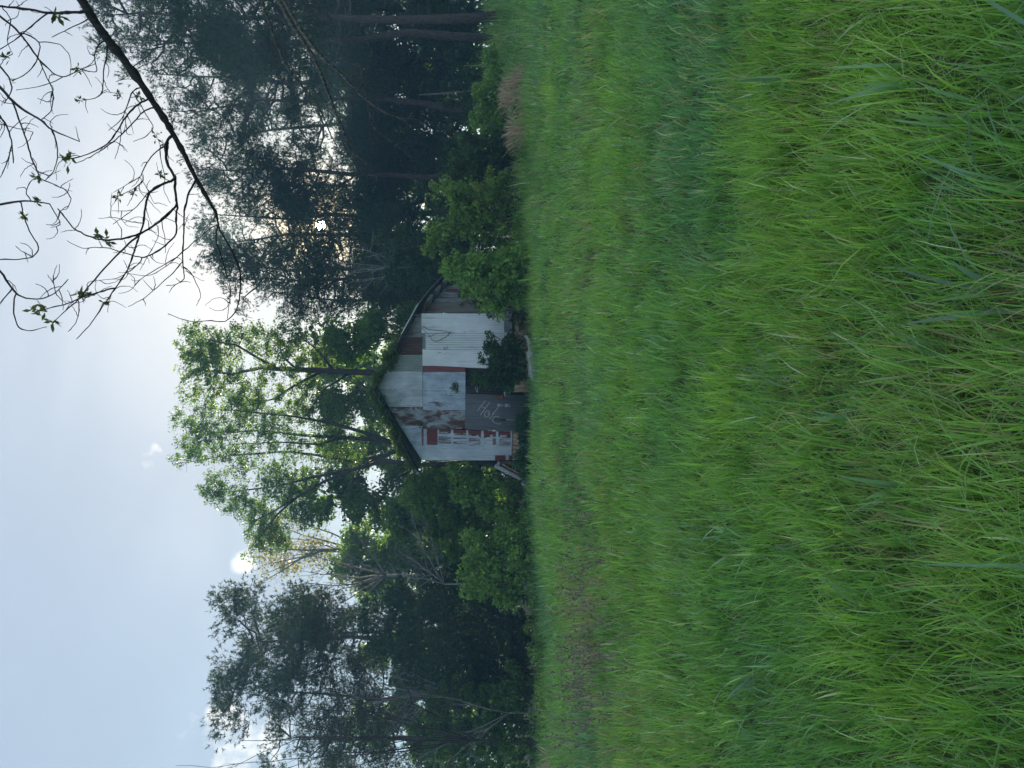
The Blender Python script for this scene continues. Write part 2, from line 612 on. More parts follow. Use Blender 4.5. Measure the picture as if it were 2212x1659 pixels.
# --- carcass: posts, backing boards coloured dark to stand for the interior's shade, floor beam
seam = lambda cy: 436.0
ridge = f1(135, 865); eL = f1(432, 1345); eR = f1(405, 360)
eave_l = f1(436, 1340)
back_rg = random.Random(4)
xs = np.linspace(WLEFT + .03, -.03, 22)
for k in range(21):
    x0, x1 = xs[k], xs[k + 1] - .006
    xm = (x0 + x1) / 2
    if xm < ridge[0]: top = eave_l[1] + (ridge[1] - eave_l[1]) * (xm - WLEFT) / (ridge[0] - WLEFT)
    else: top = eR[1] + (ridge[1] - eR[1]) * (0 - xm) / (0 - ridge[0])
    b = MB(); b.box((x0, .07 + back_rg.uniform(0, .008), .35), (x1, .10, top - .25))
    b.obj('shade_backing_board', M['dark_wood'], barn)
for x in (WLEFT + .06, f2(120, 1090)[0], f2(120, 500)[0], -.06):
    b = MB(); b.box((x - .06, .102, -.35), (x + .06, .23, 3.3)); b.obj('post', M['brown_wood'], barn)
for side_x, yy0 in ((WLEFT, 0), (-.0, 0)):
    pass
# left side wall and rear wall (not in view, keep the building whole)
hl = eave_l[1] - .05
for k in range(12):
    y0 = .11 + k * (DEPTH - .1) / 12; y1 = y0 + (DEPTH - .1) / 12 - .02
    corrugated('metal_sheet', (y0, hl), (y1, hl), (y1, .45), (y0, .45), ('zinc', 'zinc_rusty', 'zinc_dull')[k % 3], -WLEFT - 0.0, barn, plane='side', seed=70 + k).location.x = 2 * WLEFT
for k in range(8):
    x0 = WLEFT + k * (-WLEFT) / 8; x1 = x0 - WLEFT / 8 - .02
    corrugated('metal_sheet', (x0, hl - .2), (x1, hl - .2), (x1, .4), (x0, .4), ('zinc_dull', 'zinc')[k % 2], -DEPTH, barn, seed=90 + k)


def sheet_box(name, c0x, c1x, c0y, c1y, mat, off, conv=f1, **kw):
    """sheet from picture box: c0x top, c1x bottom, c0y right, c1y left"""
    return corrugated(name, conv(c0x, c1y), conv(c0x, c0y), conv(c1x, c0y), conv(c1x, c1y), mat, off, barn, **kw)


# gable row: tops follow the roof slope
def roof_cx(cy):
    pts = [(335, 398), (500, 312), (660, 246), (865, 137), (1030, 232), (1190, 322), (1345, 428)]
    return float(np.interp(cy, [p[0] for p in pts], [p[1] for p in pts]))


gab = [(388, 415, 'side_brown', .012), (413, 542, 'zinc_dull', .020), (538, 657, 'rust', .030), (653, 767, 'zinc_green', .022), (763, 882, 'zinc_pale', .030), (878, 997, 'zinc', .022), (993, 1120, 'zinc_rusty', .030), (1114, 1342, 'zinc_blue', .022)]
for k, (a, b_, mt, off) in enumerate(gab):
    top_r, top_l = roof_cx(a) + 6, roof_cx(b_) + 6
    if a < 865 < b_:
        corrugated('metal_sheet', f1(top_l, b_), f1(143, 865), f1(438, 865), f1(438, b_), mt, off, barn, rows=6, seed=k)
        corrugated('metal_sheet', f1(143, 866), f1(top_r, a), f1(438, a), f1(438, 866), mt, off + .001, barn, rows=6, seed=k)
    else:
        corrugated('metal_sheet', f1(top_l, b_), f1(top_r, a), f1(439, a), f1(439, b_), mt, off, barn, rows=6, seed=k)

# lower right: grey sheet ends showing under three white ones
sheet_box('metal_sheet', 432, 1026, 390, 520, 'zinc_dull', .012, seed=21)
sheet_box('metal_sheet', 434, 1022, 508, 640, 'zinc_green', .012, seed=22)
sheet_box('metal_sheet', 431, 971, 387, 514, 'white_metal', .040, rows=8, seed=23, amp=.010)
sheet_box('metal_sheet', 459, 1021, 511, 634, 'white_metal_b', .030, rows=8, seed=24, amp=.009)
corrugated('metal_sheet', f1(438, 728), f1(438, 620), f1(1022, 640), f1(1022, 752), 'white_metal', .048, barn, rows=8, seed=25, amp=.010)
corrugated('metal_sheet', f1(441, 768), f1(441, 724), f1(716, 738), f1(716, 769), 'red_metal', .060, barn, amp=.004, seed=26)
# middle row above the door
sheet_box('metal_sheet', 441, 718, 766, 885, 'zinc_blue', .040, seed=27)
sheet_box('metal_sheet', 441, 718, 878, 1018, 'zinc_blue', .028, seed=33)
corrugated('metal_sheet', f1(440, 1140), f1(440, 1014), f1(718, 1020), f1(718, 1140), 'zinc_rusty', .044, barn, rows=5, seed=28)


# lower left: an old painted sheet, red blocks worn down to the zinc
def paint_cols(p):
    s = p[:, 0]; z = p[:, 1]
    r = np.zeros(len(p)); w = np.zeros(len(p)); dk = np.zeros(len(p))
    rag = .05 * (fbm(s * 9, z * 9, 5) - .5)

    def rect(cx0, cx1, cy0, cy1, edge=0.0):
        a = f1(cx0, cy1); b = f1(cx1, cy0)
        return ((s > a[0] + edge * rag * 3) & (s < b[0]) & (z < a[1]) & (z > b[1])).astype(float)
    streak = vnoise(s * 55, z * 1.2 + 3, 9)
    for a0, a1 in ((545, 625), (640, 722), (740, 820), (838, 917), (935, 1012)):
        wh = rect(a0, a1, 1160, 1242)
        w = np.maximum(w, wh * (streak > .42) * .6)
        dk = np.maximum(dk, wh * (streak < .30) * .8)
    r = np.maximum(r, rect(433, 443, 1140, 1250)); r = np.maximum(r, rect(468, 534, 1140, 1243))
    for a0, a1, d1, d2 in ((545, 625, 1160, 1166), (640, 722, 1166, 1175), (738, 822, 1176, 1188), (836, 918, 1180, 1196), (933, 1014, 1180, 1194)):
        r = np.maximum(r, rect(a0, a1, 1138, d1)); dk = np.maximum(dk, rect(a0, a1, d1, d2, 1.0) * (vnoise(s * 12, z * 12, 2) > .3))
    r = np.maximum(r, rect(742, 815, 1195, 1250) * (streak > .5) * .75)
    r = np.maximum(r, rect(895, 917, 1200, 1245) * .8)
    r = np.maximum(r, rect(940, 1012, 1205, 1250) * (streak > .45) * .6)
    r = np.maximum(r, rect(560, 622, 1200, 1240) * (streak > .55) * .6)
    r = np.maximum(r, rect(912, 978, 1312, 1346)); r = np.maximum(r, rect(1003, 1022, 1314, 1346))
    st2 = vnoise(s * 30, z * 1.0 + 20, 4) * .6 + .4 * fbm(s * 4, z * 3, 6)
    w = np.maximum(w, rect(470, 1015, 1250, 1310) * np.clip((st2 - .52) * 5, 0, .75))
    w = np.maximum(w, rect(825, 1015, 1255, 1300) * np.clip((st2 - .38) * 5, 0, .75))
    return np.stack([r, w, dk], 1)


corrugated('metal_sheet', f1(432, 1247), f1(432, 1138), f1(1022, 1160), f1(1022, 1250), 'painted_sheet', .046, barn, rows=110, paint=paint_cols, seed=29)
corrugated('metal_sheet', f1(433, 1345), f1(433, 1243), f1(1020, 1246), f1(1020, 1346), 'painted_sheet', .034, barn, rows=110, paint=paint_cols, seed=30)


# --- foot boards, tan plywood
def slab_box(name, cx0, cx1, cy0, cy1, mat, o0, o1, parent, conv=f1):
    a, b = conv(cx0, cy1), conv(cx1, cy0)
    q = MB(); q.box((a[0], -o1, b[1]), (b[0], -o0, a[1])); return q.obj(name, M[mat], parent)


for (a, b_) in ((398, 560), (563, 720), (723, 902)):
    slab_box('foot_board', 1029, 1150, a, b_, 'tan_wood', .0, .018, barn)
slab_box('foot_board', 1025, 1150, 1163, 1250, 'tan_wood', .0, .02, barn)
slab_box('foot_board', 1024, 1150, 1253, 1340, 'tan_wood', .0, .018, barn)
slab_box('sill_beam', 1022, 1034, 388, 880, 'dark_wood', .019, .036, barn)

# --- door
dq = [f2(118, 548), f2(118, 1058), f2(1150, 1125), f2(1150, 575)]     # tr, tl, bl, br
dm = MB()
tr, tl, bl, br = dq
dm.hexa([(bl[0], -.052, bl[1]), (br[0], -.052, br[1]), (tr[0], -.052, tr[1]), (tl[0], -.052, tl[1])][::-1],
        [(bl[0], -.070, bl[1]), (br[0], -.070, br[1]), (tr[0], -.070, tr[1]), (tl[0], -.070, tl[1])][::-1])
door = dm.obj('door', M['door_wood'], barn)
door['label'] = 'dark weathered plywood door with chalky scrawled word'


def flat_bar(pts2, width, y0, y1, name, mat, parent, conv=f2):
    """a ribbon laid on the door along a polyline"""
    pts = np.array([conv(*p) for p in pts2])
    # smooth
    t = np.linspace(0, len(pts) - 1, (len(pts) - 1) * 4 + 1)
    sm = np.stack([np.interp(t, np.arange(len(pts)), pts[:, k]) for k in (0, 1)], 1)
    for _ in range(2):
        sm[1:-1] = sm[1:-1] * .5 + .25 * (sm[:-2] + sm[2:])
    q = MB(); tn = nrm(np.gradient(sm, axis=0)); nn = np.stack([-tn[:, 1], tn[:, 0]], 1)
    wv = width * (.85 + .3 * vnoise(np.arange(len(sm)) * .7, 0 * sm[:, 0], 3))[:, None]
    L, R = sm + nn * wv / 2, sm - nn * wv / 2
    k = len(sm)
    V = np.concatenate([np.stack([L[:, 0], np.full(k, -y1), L[:, 1]], 1), np.stack([R[:, 0], np.full(k, -y1), R[:, 1]], 1),
                        np.stack([L[:, 0], np.full(k, -y0), L[:, 1]], 1), np.stack([R[:, 0], np.full(k, -y0), R[:, 1]], 1)])
    i = np.arange(k - 1)
    Q = np.concatenate([np.stack([i, i + k, i + k + 1, i + 1], 1), np.stack([i + 2 * k, i, i + 1, i + 2 * k + 1], 1), np.stack([i + k, i + 3 * k, i + 3 * k + 1, i + k + 1], 1)])
    q.add(V, Q)
    return q


def letter(strokes):
    q = MB()
    for st in strokes:
        r = flat_bar(st, .017, .0700, .0712, '', None, None)
        q.add(np.concatenate(r.V), np.concatenate(r.Q))
    o = q.obj('letter', M['chalk'], door)
    return o


letter([[(415, 645), (350, 720), (300, 790)], [(475, 668), (405, 765), (340, 852)], [(350, 716), (378, 745), (412, 758)]])
letter([[(472, 812), (455, 788), (425, 795), (400, 825), (397, 860), (415, 882), (445, 882), (466, 858), (466, 830), (445, 815)]])
letter([[(600, 748), (580, 757), (545, 815), (510, 865), (470, 915)], [(508, 832), (525, 838), (545, 826)]])
letter([[(528, 890), (545, 878), (575, 870), (600, 878), (610, 897)], [(535, 888), (518, 915), (516, 942), (540, 965), (580, 982), (615, 986), (640, 978)]])
flat = lambda a0, a1, b0, b1, mat, o0, o1, nm, par: slab_box(nm, a0, a1, b0, b1, mat, o0, o1, par, f2)
flat(545, 682, 560, 618, 'rust', .0705, .074, 'hinge_plate', door)
flat(632, 680, 562, 616, 'red_metal', .0742, .078, 'hinge_plate', door)
flat(580, 690, 692, 728, 'grey_wood', .0705, .080, 'wood_batten', door)
flat(694, 782, 690, 732, 'grey_wood', .0705, .090, 'wood_batten', door)
flat(530, 702, 910, 946, 'brown_wood', .0715, .084, 'wood_batten', door)
flat(700, 962, 918, 925, 'grey_wood', .0705, .076, 'wire', door)
flat(905, 935, 932, 942, 'white_paint', .0765, .080, 'paint_chip', door)
flat(510, 566, 1071, 1090, 'white_paint', .072, .084, 'hinge_leaf', door)
flat(445, 502, 1068, 1087, 'tan_wood', .072, .082, 'hinge_leaf', door)
flat(770, 818, 1083, 1108, 'tan_wood', .072, .084, 'hinge_leaf', door)
# door frame to the right of the leaf
for (b0, b1, o1) in ((432, 462, .045), (465, 500, .05), (503, 545, .047)):
    flat(122, 760, b0, b1, 'dark_wood', .03, o1, 'door_frame_board', barn)


def chain(pts, r, name, mat, parent, y):
    q = MB()
    pp = np.array([f2(*p) for p in pts]); p3 = np.stack([pp[:, 0], np.full(len(pp), -y), pp[:, 1]], 1)
    q.tube(p3, r, 6); return q.obj(name, M[mat], parent, True)


lt = chain([(268, 478), (272, 462), (298, 462), (303, 480), (296, 497), (275, 497), (268, 478)], .006, 'latch', 'white_paint', barn, .06)
chain([(285, 497), (288, 512)], .008, 'latch_tail', 'white_paint', lt, .06)
chain([(292, 512), (296, 525)], .016, 'latch_weight', 'white_paint', lt, .06)
hd = chain([(690, 518), (682, 540), (690, 560), (704, 580)], .013, 'door_handle', 'white_paint', door, .09)
chain([(678, 520), (695, 512), (708, 524), (708, 545)], .012, 'handle_grip', 'white_paint', hd, .09)

# --- right side wall, receding, its eave sagging to the rear
ev = [(400, 380), (432, 372), (440, 335), (500, 270), (560, 200), (600, 160), (640, 112)]
eave_pts = np.array([s1(cx + 18, cy) for cx, cy in ((428, 385), (470, 325), (520, 265), (565, 210), (600, 170), (640, 130))])


def eave_z(y): return float(np.interp(y, eave_pts[:, 0], eave_pts[:, 1]))


YE = float(eave_pts[-1, 0])
cuts = [(385, 352, 'side_brown'), (355, 318, 'side_brown'), (322, 290, 'zinc_dull'), (294, 262, 'zinc_rusty'), (264, 222, 'zinc_blue'), (224, 180, 'zinc_dull'), (182, 130, 'zinc')]
for k, (a, b_, mt) in enumerate(cuts):
    y0 = max(0.0, s1(700, a)[0]); y1 = s1(700, b_)[0]
    if mt == 'zinc_blue':      # the sheet with the slit in it: leave the slit open
        zt, zb = s1(677, 243)[1], s1(842, 243)[1]
        ya, yb = s1(760, 258)[0], s1(760, 227)[0]
        corrugated('metal_sheet', (y0, eave_z(y0)), (y1, eave_z(y1)), (y1, zt), (y0, zt), 'zinc_rusty', .01 + .008 * (k % 2), barn, plane='side', seed=40 + k)
        corrugated('metal_sheet', (y0, zb), (y1, zb), (y1, .3), (y0, .3), mt, .01 + .008 * (k % 2), barn, plane='side', seed=50 + k)
        corrugated('metal_sheet', (y0, zt), (ya, zt), (ya, zb), (y0, zb), mt, .01 + .008 * (k % 2), barn, plane='side', seed=60 + k)
    else:
        corrugated('metal_sheet', (y0, eave_z(y0)), (y1, eave_z(y1)), (y1, .3), (y0, .3), mt, .01 + .008 * (k % 2), barn, plane='side', seed=40 + k)
for cx0, cx1, ca, cb in ((455, 525, 378, 362), (590, 665, 246, 232)):
    ya, yb = s1(cx0, ca)[0], s1(cx0, cb)[0]; za, zb = s1(cx0, ca)[1], s1(cx1, ca)[1]
    corrugated('metal_patch', (ya, za), (yb, za), (yb, zb), (ya, zb), 'red_metal', .03, barn, plane='side', amp=.008)
# rafter tails under the right eave
for k in range(14):
    y = .15 + k * (YE - .2) / 13.5
    z = eave_z(y)
    q = MB(); q.hexa([(-.3, y - .045, z + .02), (.42, y - .045, z - .20), (.42, y + .045, z - .20), (-.3, y + .045, z + .02)],
                     [(-.3, y - .045, z + .16), (.42, y - .045, z - .06), (.42, y + .045, z - .06), (-.3, y + .045, z + .16)])
    q.obj('rafter_tail', M['grey_wood'] if k % 3 else M['brown_wood'], barn)

# --- roof: two slopes, the right one sagging to the rear
ry = np.array([-.32, .6, 2.5, 5.0, 7.5, YE + .2])
rt = f1(133, 866)
for sgn in (-1, 1):
    q = MB(); rows = []
    for y in ry:
        sag = .45 * (max(y, 0) / YE) ** 1.3
        zr = rt[1] + .06 - sag * .8
        if sgn > 0:
            ze = eave_z(max(y, 0)) + .02; xe = .50
        else:
            ze = f1(424, 1382)[1] + .07 - sag * .5; xe = WLEFT - .36
        xr = rt[0]
        pr = []
        for t in np.linspace(0, 1, 9):
            # slight hang between the ridge and the eave
            pr.append((xr + (xe - xr) * t, y, zr + (ze - zr) * t + (.05 if sgn > 0 else .03) * math.sin(t * 2 * PI) * -.5))
        rows.append(pr)
    A = np.array(rows); nr, ncl = A.shape[:2]
    Bm = A.copy(); Bm[..., 2] += .035
    V = np.concatenate([A.reshape(-1, 3), Bm.reshape(-1, 3)]); o_ = nr * ncl
    Q = []
    for r_ in range(nr - 1):
        for c_ in range(ncl - 1):
            a = r_ * ncl + c_
            Q += [(a, a + 1, a + ncl + 1, a + ncl), (o_ + a, o_ + a + ncl, o_ + a + ncl + 1, o_ + a + 1)]
    for c_ in range(ncl - 1):
        a = c_; Q.append((a, o_ + a, o_ + a + 1, a + 1)); a = (nr - 1) * ncl + c_; Q.append((a, a + 1, o_ + a + 1, o_ + a))
    for r_ in range(nr - 1):
        a = r_ * ncl; Q.append((a, a + ncl, o_ + a + ncl, o_ + a)); a = r_ * ncl + ncl - 1; Q.append((a, o_ + a, o_ + a + ncl, a + ncl))
    q.add(V, Q)
    roof = q.obj('roof', M['zinc_dull'], barn)
    # barge board under the front edge
    bq = MB(); e0, e1 = A[0, 0], A[0, -1]
    if sgn > 0: e1 = e0 + (e1 - e0) * .84
    bd = .13 if sgn > 0 else .08
    bq.hexa([(e0[0], -.30, e0[2] - bd), (e1[0], -.30, e1[2] - bd), (e1[0], -.27, e1[2] - bd), (e0[0], -.27, e0[2] - bd)],
            [(e0[0], -.30, e0[2] - .012), (e1[0], -.30, e1[2] - .012), (e1[0], -.27, e1[2] - .012), (e0[0], -.27, e0[2] - .012)])
    bq.obj('barge_board', M['dark_wood'], roof)
    if sgn > 0:
        tq = MB(); ea, eb = e0 + (A[0, -1] - e0) * .62, e0 + (A[0, -1] - e0) * .98
        tq.tube([ea + np.array([0, -.005, .045]), eb + np.array([0, -.005, .045])], .014, 6); tq.obj('edge_strip', M['white_metal'], roof)
    ROOF_EDGE = A[0] if sgn < 0 else ROOF_EDGE
    if sgn > 0: ROOF_EDGE_R = A[0]


def barn_w(p):
    """barn axes to world"""
    p = np.asarray(p, float)
    return BO + EX * p[..., :1] + E2 * p[..., 1:2] + np.array([0, 0, 1.]) * p[..., 2:3]


# ------------------------------------------------------------------ foliage builders
def palette(rng, n, cols, w=None):
    cols = np.asarray(cols); k = len(cols)
    i = rng.choice(k, n, p=w); j = rng.choice(k, n, p=w); t = rng.random((n, 1)) * .6
    return (cols[i] * (1 - t) + cols[j] * t) * rng.uniform(.82, 1.2, (n, 1))


def leaf_cards(rng, C, rad, per, size, cols, w=None, up=.35, asp=.55, clump_var=.25):
    """diamond leaves in soft balls round the centres C; returns V, Q, tint"""
    C = np.asarray(C); n = len(C)
    rad = np.broadcast_to(rad, (n,))
    idx = np.repeat(np.arange(n), per); m = len(idx)
    d = nrm(rng.normal(size=(m, 3))); r = rng.random((m, 1)) ** .5
    pos = C[idx] + d * r * rad[idx][:, None] * np.array([1, 1, .75])
    a = nrm(rng.normal(size=(m, 3)) + np.array([0, 0, -.25]))             # leaf axis
    nn = nrm(rng.normal(size=(m, 3)) + np.array([0, 0, up * 2]))
    b = nrm(np.cross(a, nn))
    L = size * rng.uniform(.6, 1.35, (m, 1)); Wd = L * asp * .5
    fold = np.cross(a, b) * L * .08
    V = np.stack([pos - a * L * .5, pos + b * Wd + fold, pos + a * L * .5, pos - b * Wd + fold], 1).reshape(-1, 3)
    Q = np.arange(m * 4).reshape(-1, 4)
    cv = rng.uniform(1 - clump_var, 1 + clump_var, (n, 1))[idx]
    t = palette(rng, m, cols, w) * cv
    return V, Q, np.repeat(t, 4, 0)


def needle_sprays(rng, C, D, rad, sprays, needles, length, width, cols, up=.7):
    C = np.asarray(C); n = len(C); rad = np.broadcast_to(rad, (n,))
    idx = np.repeat(np.arange(n), sprays); m = len(idx)
    pos = C[idx] + rng.normal(size=(m, 3)) * rad[idx][:, None] * np.array([.6, .6, .38])
    ax = nrm(D[idx] + np.array([0, 0, up]) + rng.normal(size=(m, 3)) * .55)
    k = np.repeat(np.arange(m), needles); q = len(k)
    t = rng.random((q, 1))
    root = pos[k] + ax[k] * t * length * 1.1
    dirn = nrm(ax[k] * .75 + nrm(rng.normal(size=(q, 3))) * .75)
    sd = nrm(np.cross(dirn, rng.normal(size=(q, 3)))) * width * .5
    L = length * rng.uniform(.7, 1.2, (q, 1))
    V = np.stack([root - sd, root + sd, root + dirn * L], 1).reshape(-1, 3)
    T = np.arange(q * 3).reshape(-1, 3)
    cl = palette(rng, m, cols)[k]
    return V, T, np.repeat(cl, 3, 0)


def lobes_sample(rng, lobes, n, power=.5):
    L = np.array([l[:6] for l in lobes], float)
    w = np.array([l[6] if len(l) > 6 else l[3] * l[4] * l[5] for l in lobes]); w = w / w.sum()
    i = rng.choice(len(L), n, p=w)
    d = nrm(rng.normal(size=(n, 3))); r = rng.random((n, 1)) ** power
    return L[i, :3] + d * r * L[i, 3:6]


def grow_twigs(rng, mb, limbs, C, r_end=.008, n=4, upness=.6, rmax=.05, wander=.12):
    """join every cluster to the nearest wood, the inner ones first"""
    nodes = []; rads = []
    for pts, rad in limbs:
        pts = np.asarray(pts, float); rad = np.broadcast_to(rad, (len(pts),))
        t = np.linspace(0, len(pts) - 1, len(pts) * 4)
        nodes.append(np.stack([np.interp(t, np.arange(len(pts)), pts[:, k]) for k in range(3)], 1)); rads.append(np.interp(t, np.arange(len(pts)), rad))
    nodes = np.concatenate(nodes); rads = np.concatenate(rads)
    wood = nodes.copy()
    d0 = np.array([np.min(np.linalg.norm(wood - c, axis=1)) for c in C])
    D = np.zeros_like(C)
    bufN = [nodes]; bufR = [rads]
    allN, allR = nodes, rads
    for q in np.argsort(d0):
        c = C[q]; dv = c - allN; dist = np.linalg.norm(dv, axis=1)
        cost = dist + upness * np.maximum(0, -dv[:, 2]) + .15 * (allR < .012)
        k = int(np.argmin(cost)); a = allN[k]; L = dist[k]
        if L < 1e-3: D[q] = (0, 0, 1); continue
        ns = 5
        t = np.linspace(0, 1, ns)[:, None]
        bend = np.array([0, 0, 1.]) * L * .10 * np.sin(t * PI) * rng.uniform(-1.2, .6) + rng.normal(size=(ns, 3)) * L * wander * np.sin(t * PI)
        pts = a + (c - a) * t + bend
        r0 = min(allR[k] * .72, max(r_end * 1.5, .009 * L + r_end), rmax)
        rr = np.linspace(r0, r_end, ns)
        mb.tube(pts, rr, n, cap=False)
        D[q] = nrm(pts[-1] - pts[-3])
        allN = np.concatenate([allN, pts[1:]]); allR = np.concatenate([allR, rr[1:]])
    return D


GREEN = [(.075, .16, .03), (.11, .22, .035), (.14, .24, .045), (.085, .18, .045)]
YELGREEN = [(.16, .25, .03), (.20, .28, .045), (.13, .23, .035), (.22, .26, .05)]
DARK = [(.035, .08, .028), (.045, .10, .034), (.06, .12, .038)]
PINE = [(.03, .07, .032), (.042, .092, .038), (.055, .105, .04), (.07, .10, .034)]
CEDAR = [(.022, .06, .026), (.032, .08, .032), (.045, .10, .038)]
BUSH = [(.18, .34, .08), (.25, .41, .09), (.13, .28, .08), (.30, .45, .11)]


def rel(o_base, pts): return np.asarray(pts) - np.asarray(o_base)


def tree(name, label, base, limbs, lobes, nc, leaf='card', seed=0, cat='tree', group=None, bark='dark_bark', power=.5, rad=(.35, .6), per=60, size=.14,
         cols=GREEN, sides=7, r_end=.008, wander=.12, twig_sides=4, needle=None, clear=None, mat='leaf', extra_bare=0, up=.35, asp=.55):
    """a tree from its limbs (world polylines) and the lobes its foliage fills"""
    rng = np.random.default_rng(seed)
    base = np.asarray(base, float)
    t = thing(name, label, cat, base, 0, group)
    mb = MB()
    for pts, r in limbs:
        mb.tube(rel(base, pts), r, sides)
    C = lobes_sample(rng, lobes, nc, power)
    if clear is not None:
        C = C[clear(C)]
    gl = [(rel(base, p), r) for p, r in limbs]
    Cr = rel(base, C)
    D = grow_twigs(rng, mb, gl, Cr, r_end, twig_sides, wander=wander)
    if extra_bare:
        X = rel(base, lobes_sample(rng, lobes, extra_bare, .4)); grow_twigs(rng, mb, gl, X, r_end * .8, 3, wander=wander)
    mb.obj('trunk', M[bark], t, True)
    rr = rng.uniform(rad[0], rad[1], len(Cr))
    if leaf == 'card':
        V, Q, tn = leaf_cards(rng, Cr, rr, per, size, cols, up=up, asp=asp)
        cr = link('crown', mesh_np('crown', V, Q, None, tn, (M[mat],)), t)
    elif leaf == 'needle':
        sp, nd, ln, wd = needle
        V, T, tn = needle_sprays(rng, Cr, D, rr, sp, nd, ln, wd, cols)
        cr = link('crown', mesh_np('crown', V, None, T, tn, (M['needle'],)), t)
    cr['kind'] = 'stuff'
    return t


def wob(rng, a, b, k, amt):
    a = np.asarray(a, float); b = np.asarray(b, float)
    t = np.linspace(0, 1, k)[:, None]
    L = np.linalg.norm(b - a)
    return a + (b - a) * t + np.cumsum(rng.normal(size=(k, 3)) * amt * L / k, 0) * np.sin(t * PI)


def pxlobe(ix, iy, hi, wi, Y, dy=0.0, depth=.8):
    c = P(ix, iy, Y + dy); s = (Y + dy) / F
    return (c[0], c[1], c[2], wi * s, wi * s * depth, hi * s)


def gbase(iy, Y):
    x = (829.5 - iy) / F * Y
    return np.array([x, Y, gz(x, Y)])


#SPLIT
# ------------------------------------------------------------------ trees behind the barn and round the field
def off_sun(rad=.75):
    """the crowns stand open where the low sun breaks through"""
    def f(C):
        v = C - np.array([0, 0, EYE]); along = v @ SUN
        return np.linalg.norm(v - along[:, None] * SUN, axis=1) > rad
    return f


def pine_parts(rng, H, R, crown0, lean=(0, 0), flat=False, nl=30):
    """limbs and lobes of a scrubby pine standing at the origin"""
    top = np.array([lean[0], lean[1], H * .95])
    tr = wob(rng, (0, 0, -.3), top, 9, .10)
    limbs = [(tr, np.linspace(.010 * H + .04, .02, 9))]
    lobes = []
    ang = rng.uniform(0, 6.28)
    for k in range(nl):
        f = crown0 + (.97 - crown0) * rng.random() ** .85
        s = (f - crown0) / (1 - crown0)
        if flat: prof = R * (.35 + .65 * math.sin(min(1, .15 + s * .9) * PI * .62)) * rng.uniform(.6, 1.1)
        else: prof = R * (1 - .60 * s ** 1.8) * rng.uniform(.45, 1.15)
        ang += rng.uniform(1.2, 3.2); a = ang
        ax = np.array([np.interp(f * 8, np.arange(9), tr[:, q]) for q in range(3)])
        rise = prof * rng.uniform(.0, .75) * (.5 + s)
        tip = ax + np.array([math.cos(a) * prof, math.sin(a) * prof, rise])
        tip[2] = min(tip[2], H * .96)
        br = wob(rng, ax, tip, 6, .32); br[1:4, 2] -= prof * .06
        limbs.append((br, np.linspace(.0022 * H + .012 * prof, .012, 6)))
        lr = (.5 + .26 * prof) * rng.uniform(.7, 1.25)
        lobes.append((*(ax + (tip - ax) * .85), lr, lr, lr * .66))
        lobes.append((*(br[3] + rng.normal(size=3) * .3), lr * .8, lr * .8, lr * .55))
    lobes.append((top[0], top[1], H * .94, R * .36, R * .36, H * .045))
    # dead snags on the bare bole
    for k in range(16):
        f = rng.uniform(.12, crown0 + .1); a = rng.uniform(0, 6.28); l = rng.uniform(.5, 2.4)
        ax = np.array([np.interp(f * 8, np.arange(9), tr[:, q]) for q in range(3)])
        limbs.append((wob(rng, ax, ax + np.array([math.cos(a) * l, math.sin(a) * l, rng.uniform(-.3, .35) * l]), 4, .25), np.linspace(.022, .006, 4)))
    return limbs, lobes


def shift(limbs, lobes, b):
    b = np.asarray(b, float)
    return [(np.asarray(p) + b, r) for p, r in limbs], [(l[0] + b[0], l[1] + b[1], l[2] + b[2], *l[3:]) for l in lobes]


def pine(label, iy, Y, top_ix, seed, crown0=.45, Rf=.16, nc=420, flat=False, lean=(0, 0), clear=None, group='pines at the edge of the wood', bark='pine_bark', sp=10, nl=34):
    rng = np.random.default_rng(seed)
    b = gbase(iy, Y); H = EYE + (1106 - top_ix) / F * Y - b[2]
    limbs, lobes = pine_parts(rng, H, H * Rf, crown0, lean, flat, nl)
    limbs, lobes = shift(limbs, lobes, b)
    t = tree('pine_tree', label, b, limbs, lobes, nc, 'needle', seed, group=group, bark=bark, rad=(.22, .46), cols=PINE, needle=(sp, 8, .17, .034), clear=clear, power=.42, r_end=.008)
    t['h'] = H
    return t


def pine_copy(src, iy, Y, top_ix, rz, label, wide=1.0, group=None):
    b = gbase(iy, Y); s = (EYE + (1106 - top_ix) / F * Y - b[2]) / src['h']
    return copy_thing(src, b, rz, (s * wide, s * wide, s), label, group)


p_c = pine('pine with fanned upright forks standing right of the visible sun', 246, 42, 368, 13, .38, .19, 540)
p_d = pine('pine directly left of the sun, its crown lit from behind', 556, 40, 415, 14, .30, .18, 560, clear=off_sun(.5))
p_e = pine('pine between the sun and the fan forked pine', 365, 43, 385, 15, .32, .17, 570, clear=off_sun(.5))
p_f = pine('broken crowned pine whose needles frame the setting sun', 462, 45, 405, 16, .30, .17, 620, clear=off_sun(.5))
for src, iy, Y, top, rz, lab in (
        (p_e, 86, 38, 232, 2.0, 'tall pine with pinkish bare bole at the field edge'),
        (p_c, 34, 36, 175, 4.4, 'tall dark pine just right of the pinkish bare trunk'),
        (p_f, 160, 47, 300, 2.2, 'pine set back between the pink trunk and the forked pine'),
        (p_d, 305, 52, 400, 4.1, 'slim pine far behind the fan forked pine'),
        (p_f, 628, 44, 545, 1.3, 'pine rising behind the right eave of the barn'),
        (p_d, -40, 41, 190, 3.6, 'pine at the very right edge of the wood'),
        (p_e, 604, 43, 470, 3.1, 'pine crowding the gap between the sun and the barn trees'),
        (p_c, 528, 50, 425, .7, 'pine standing back behind the crown lit from behind'),
        (p_e, 110, 55, 330, 5.0, 'pine deep in the wood behind the pinkish trunk')):
    pine_copy(src, iy, Y, top, rz, lab)

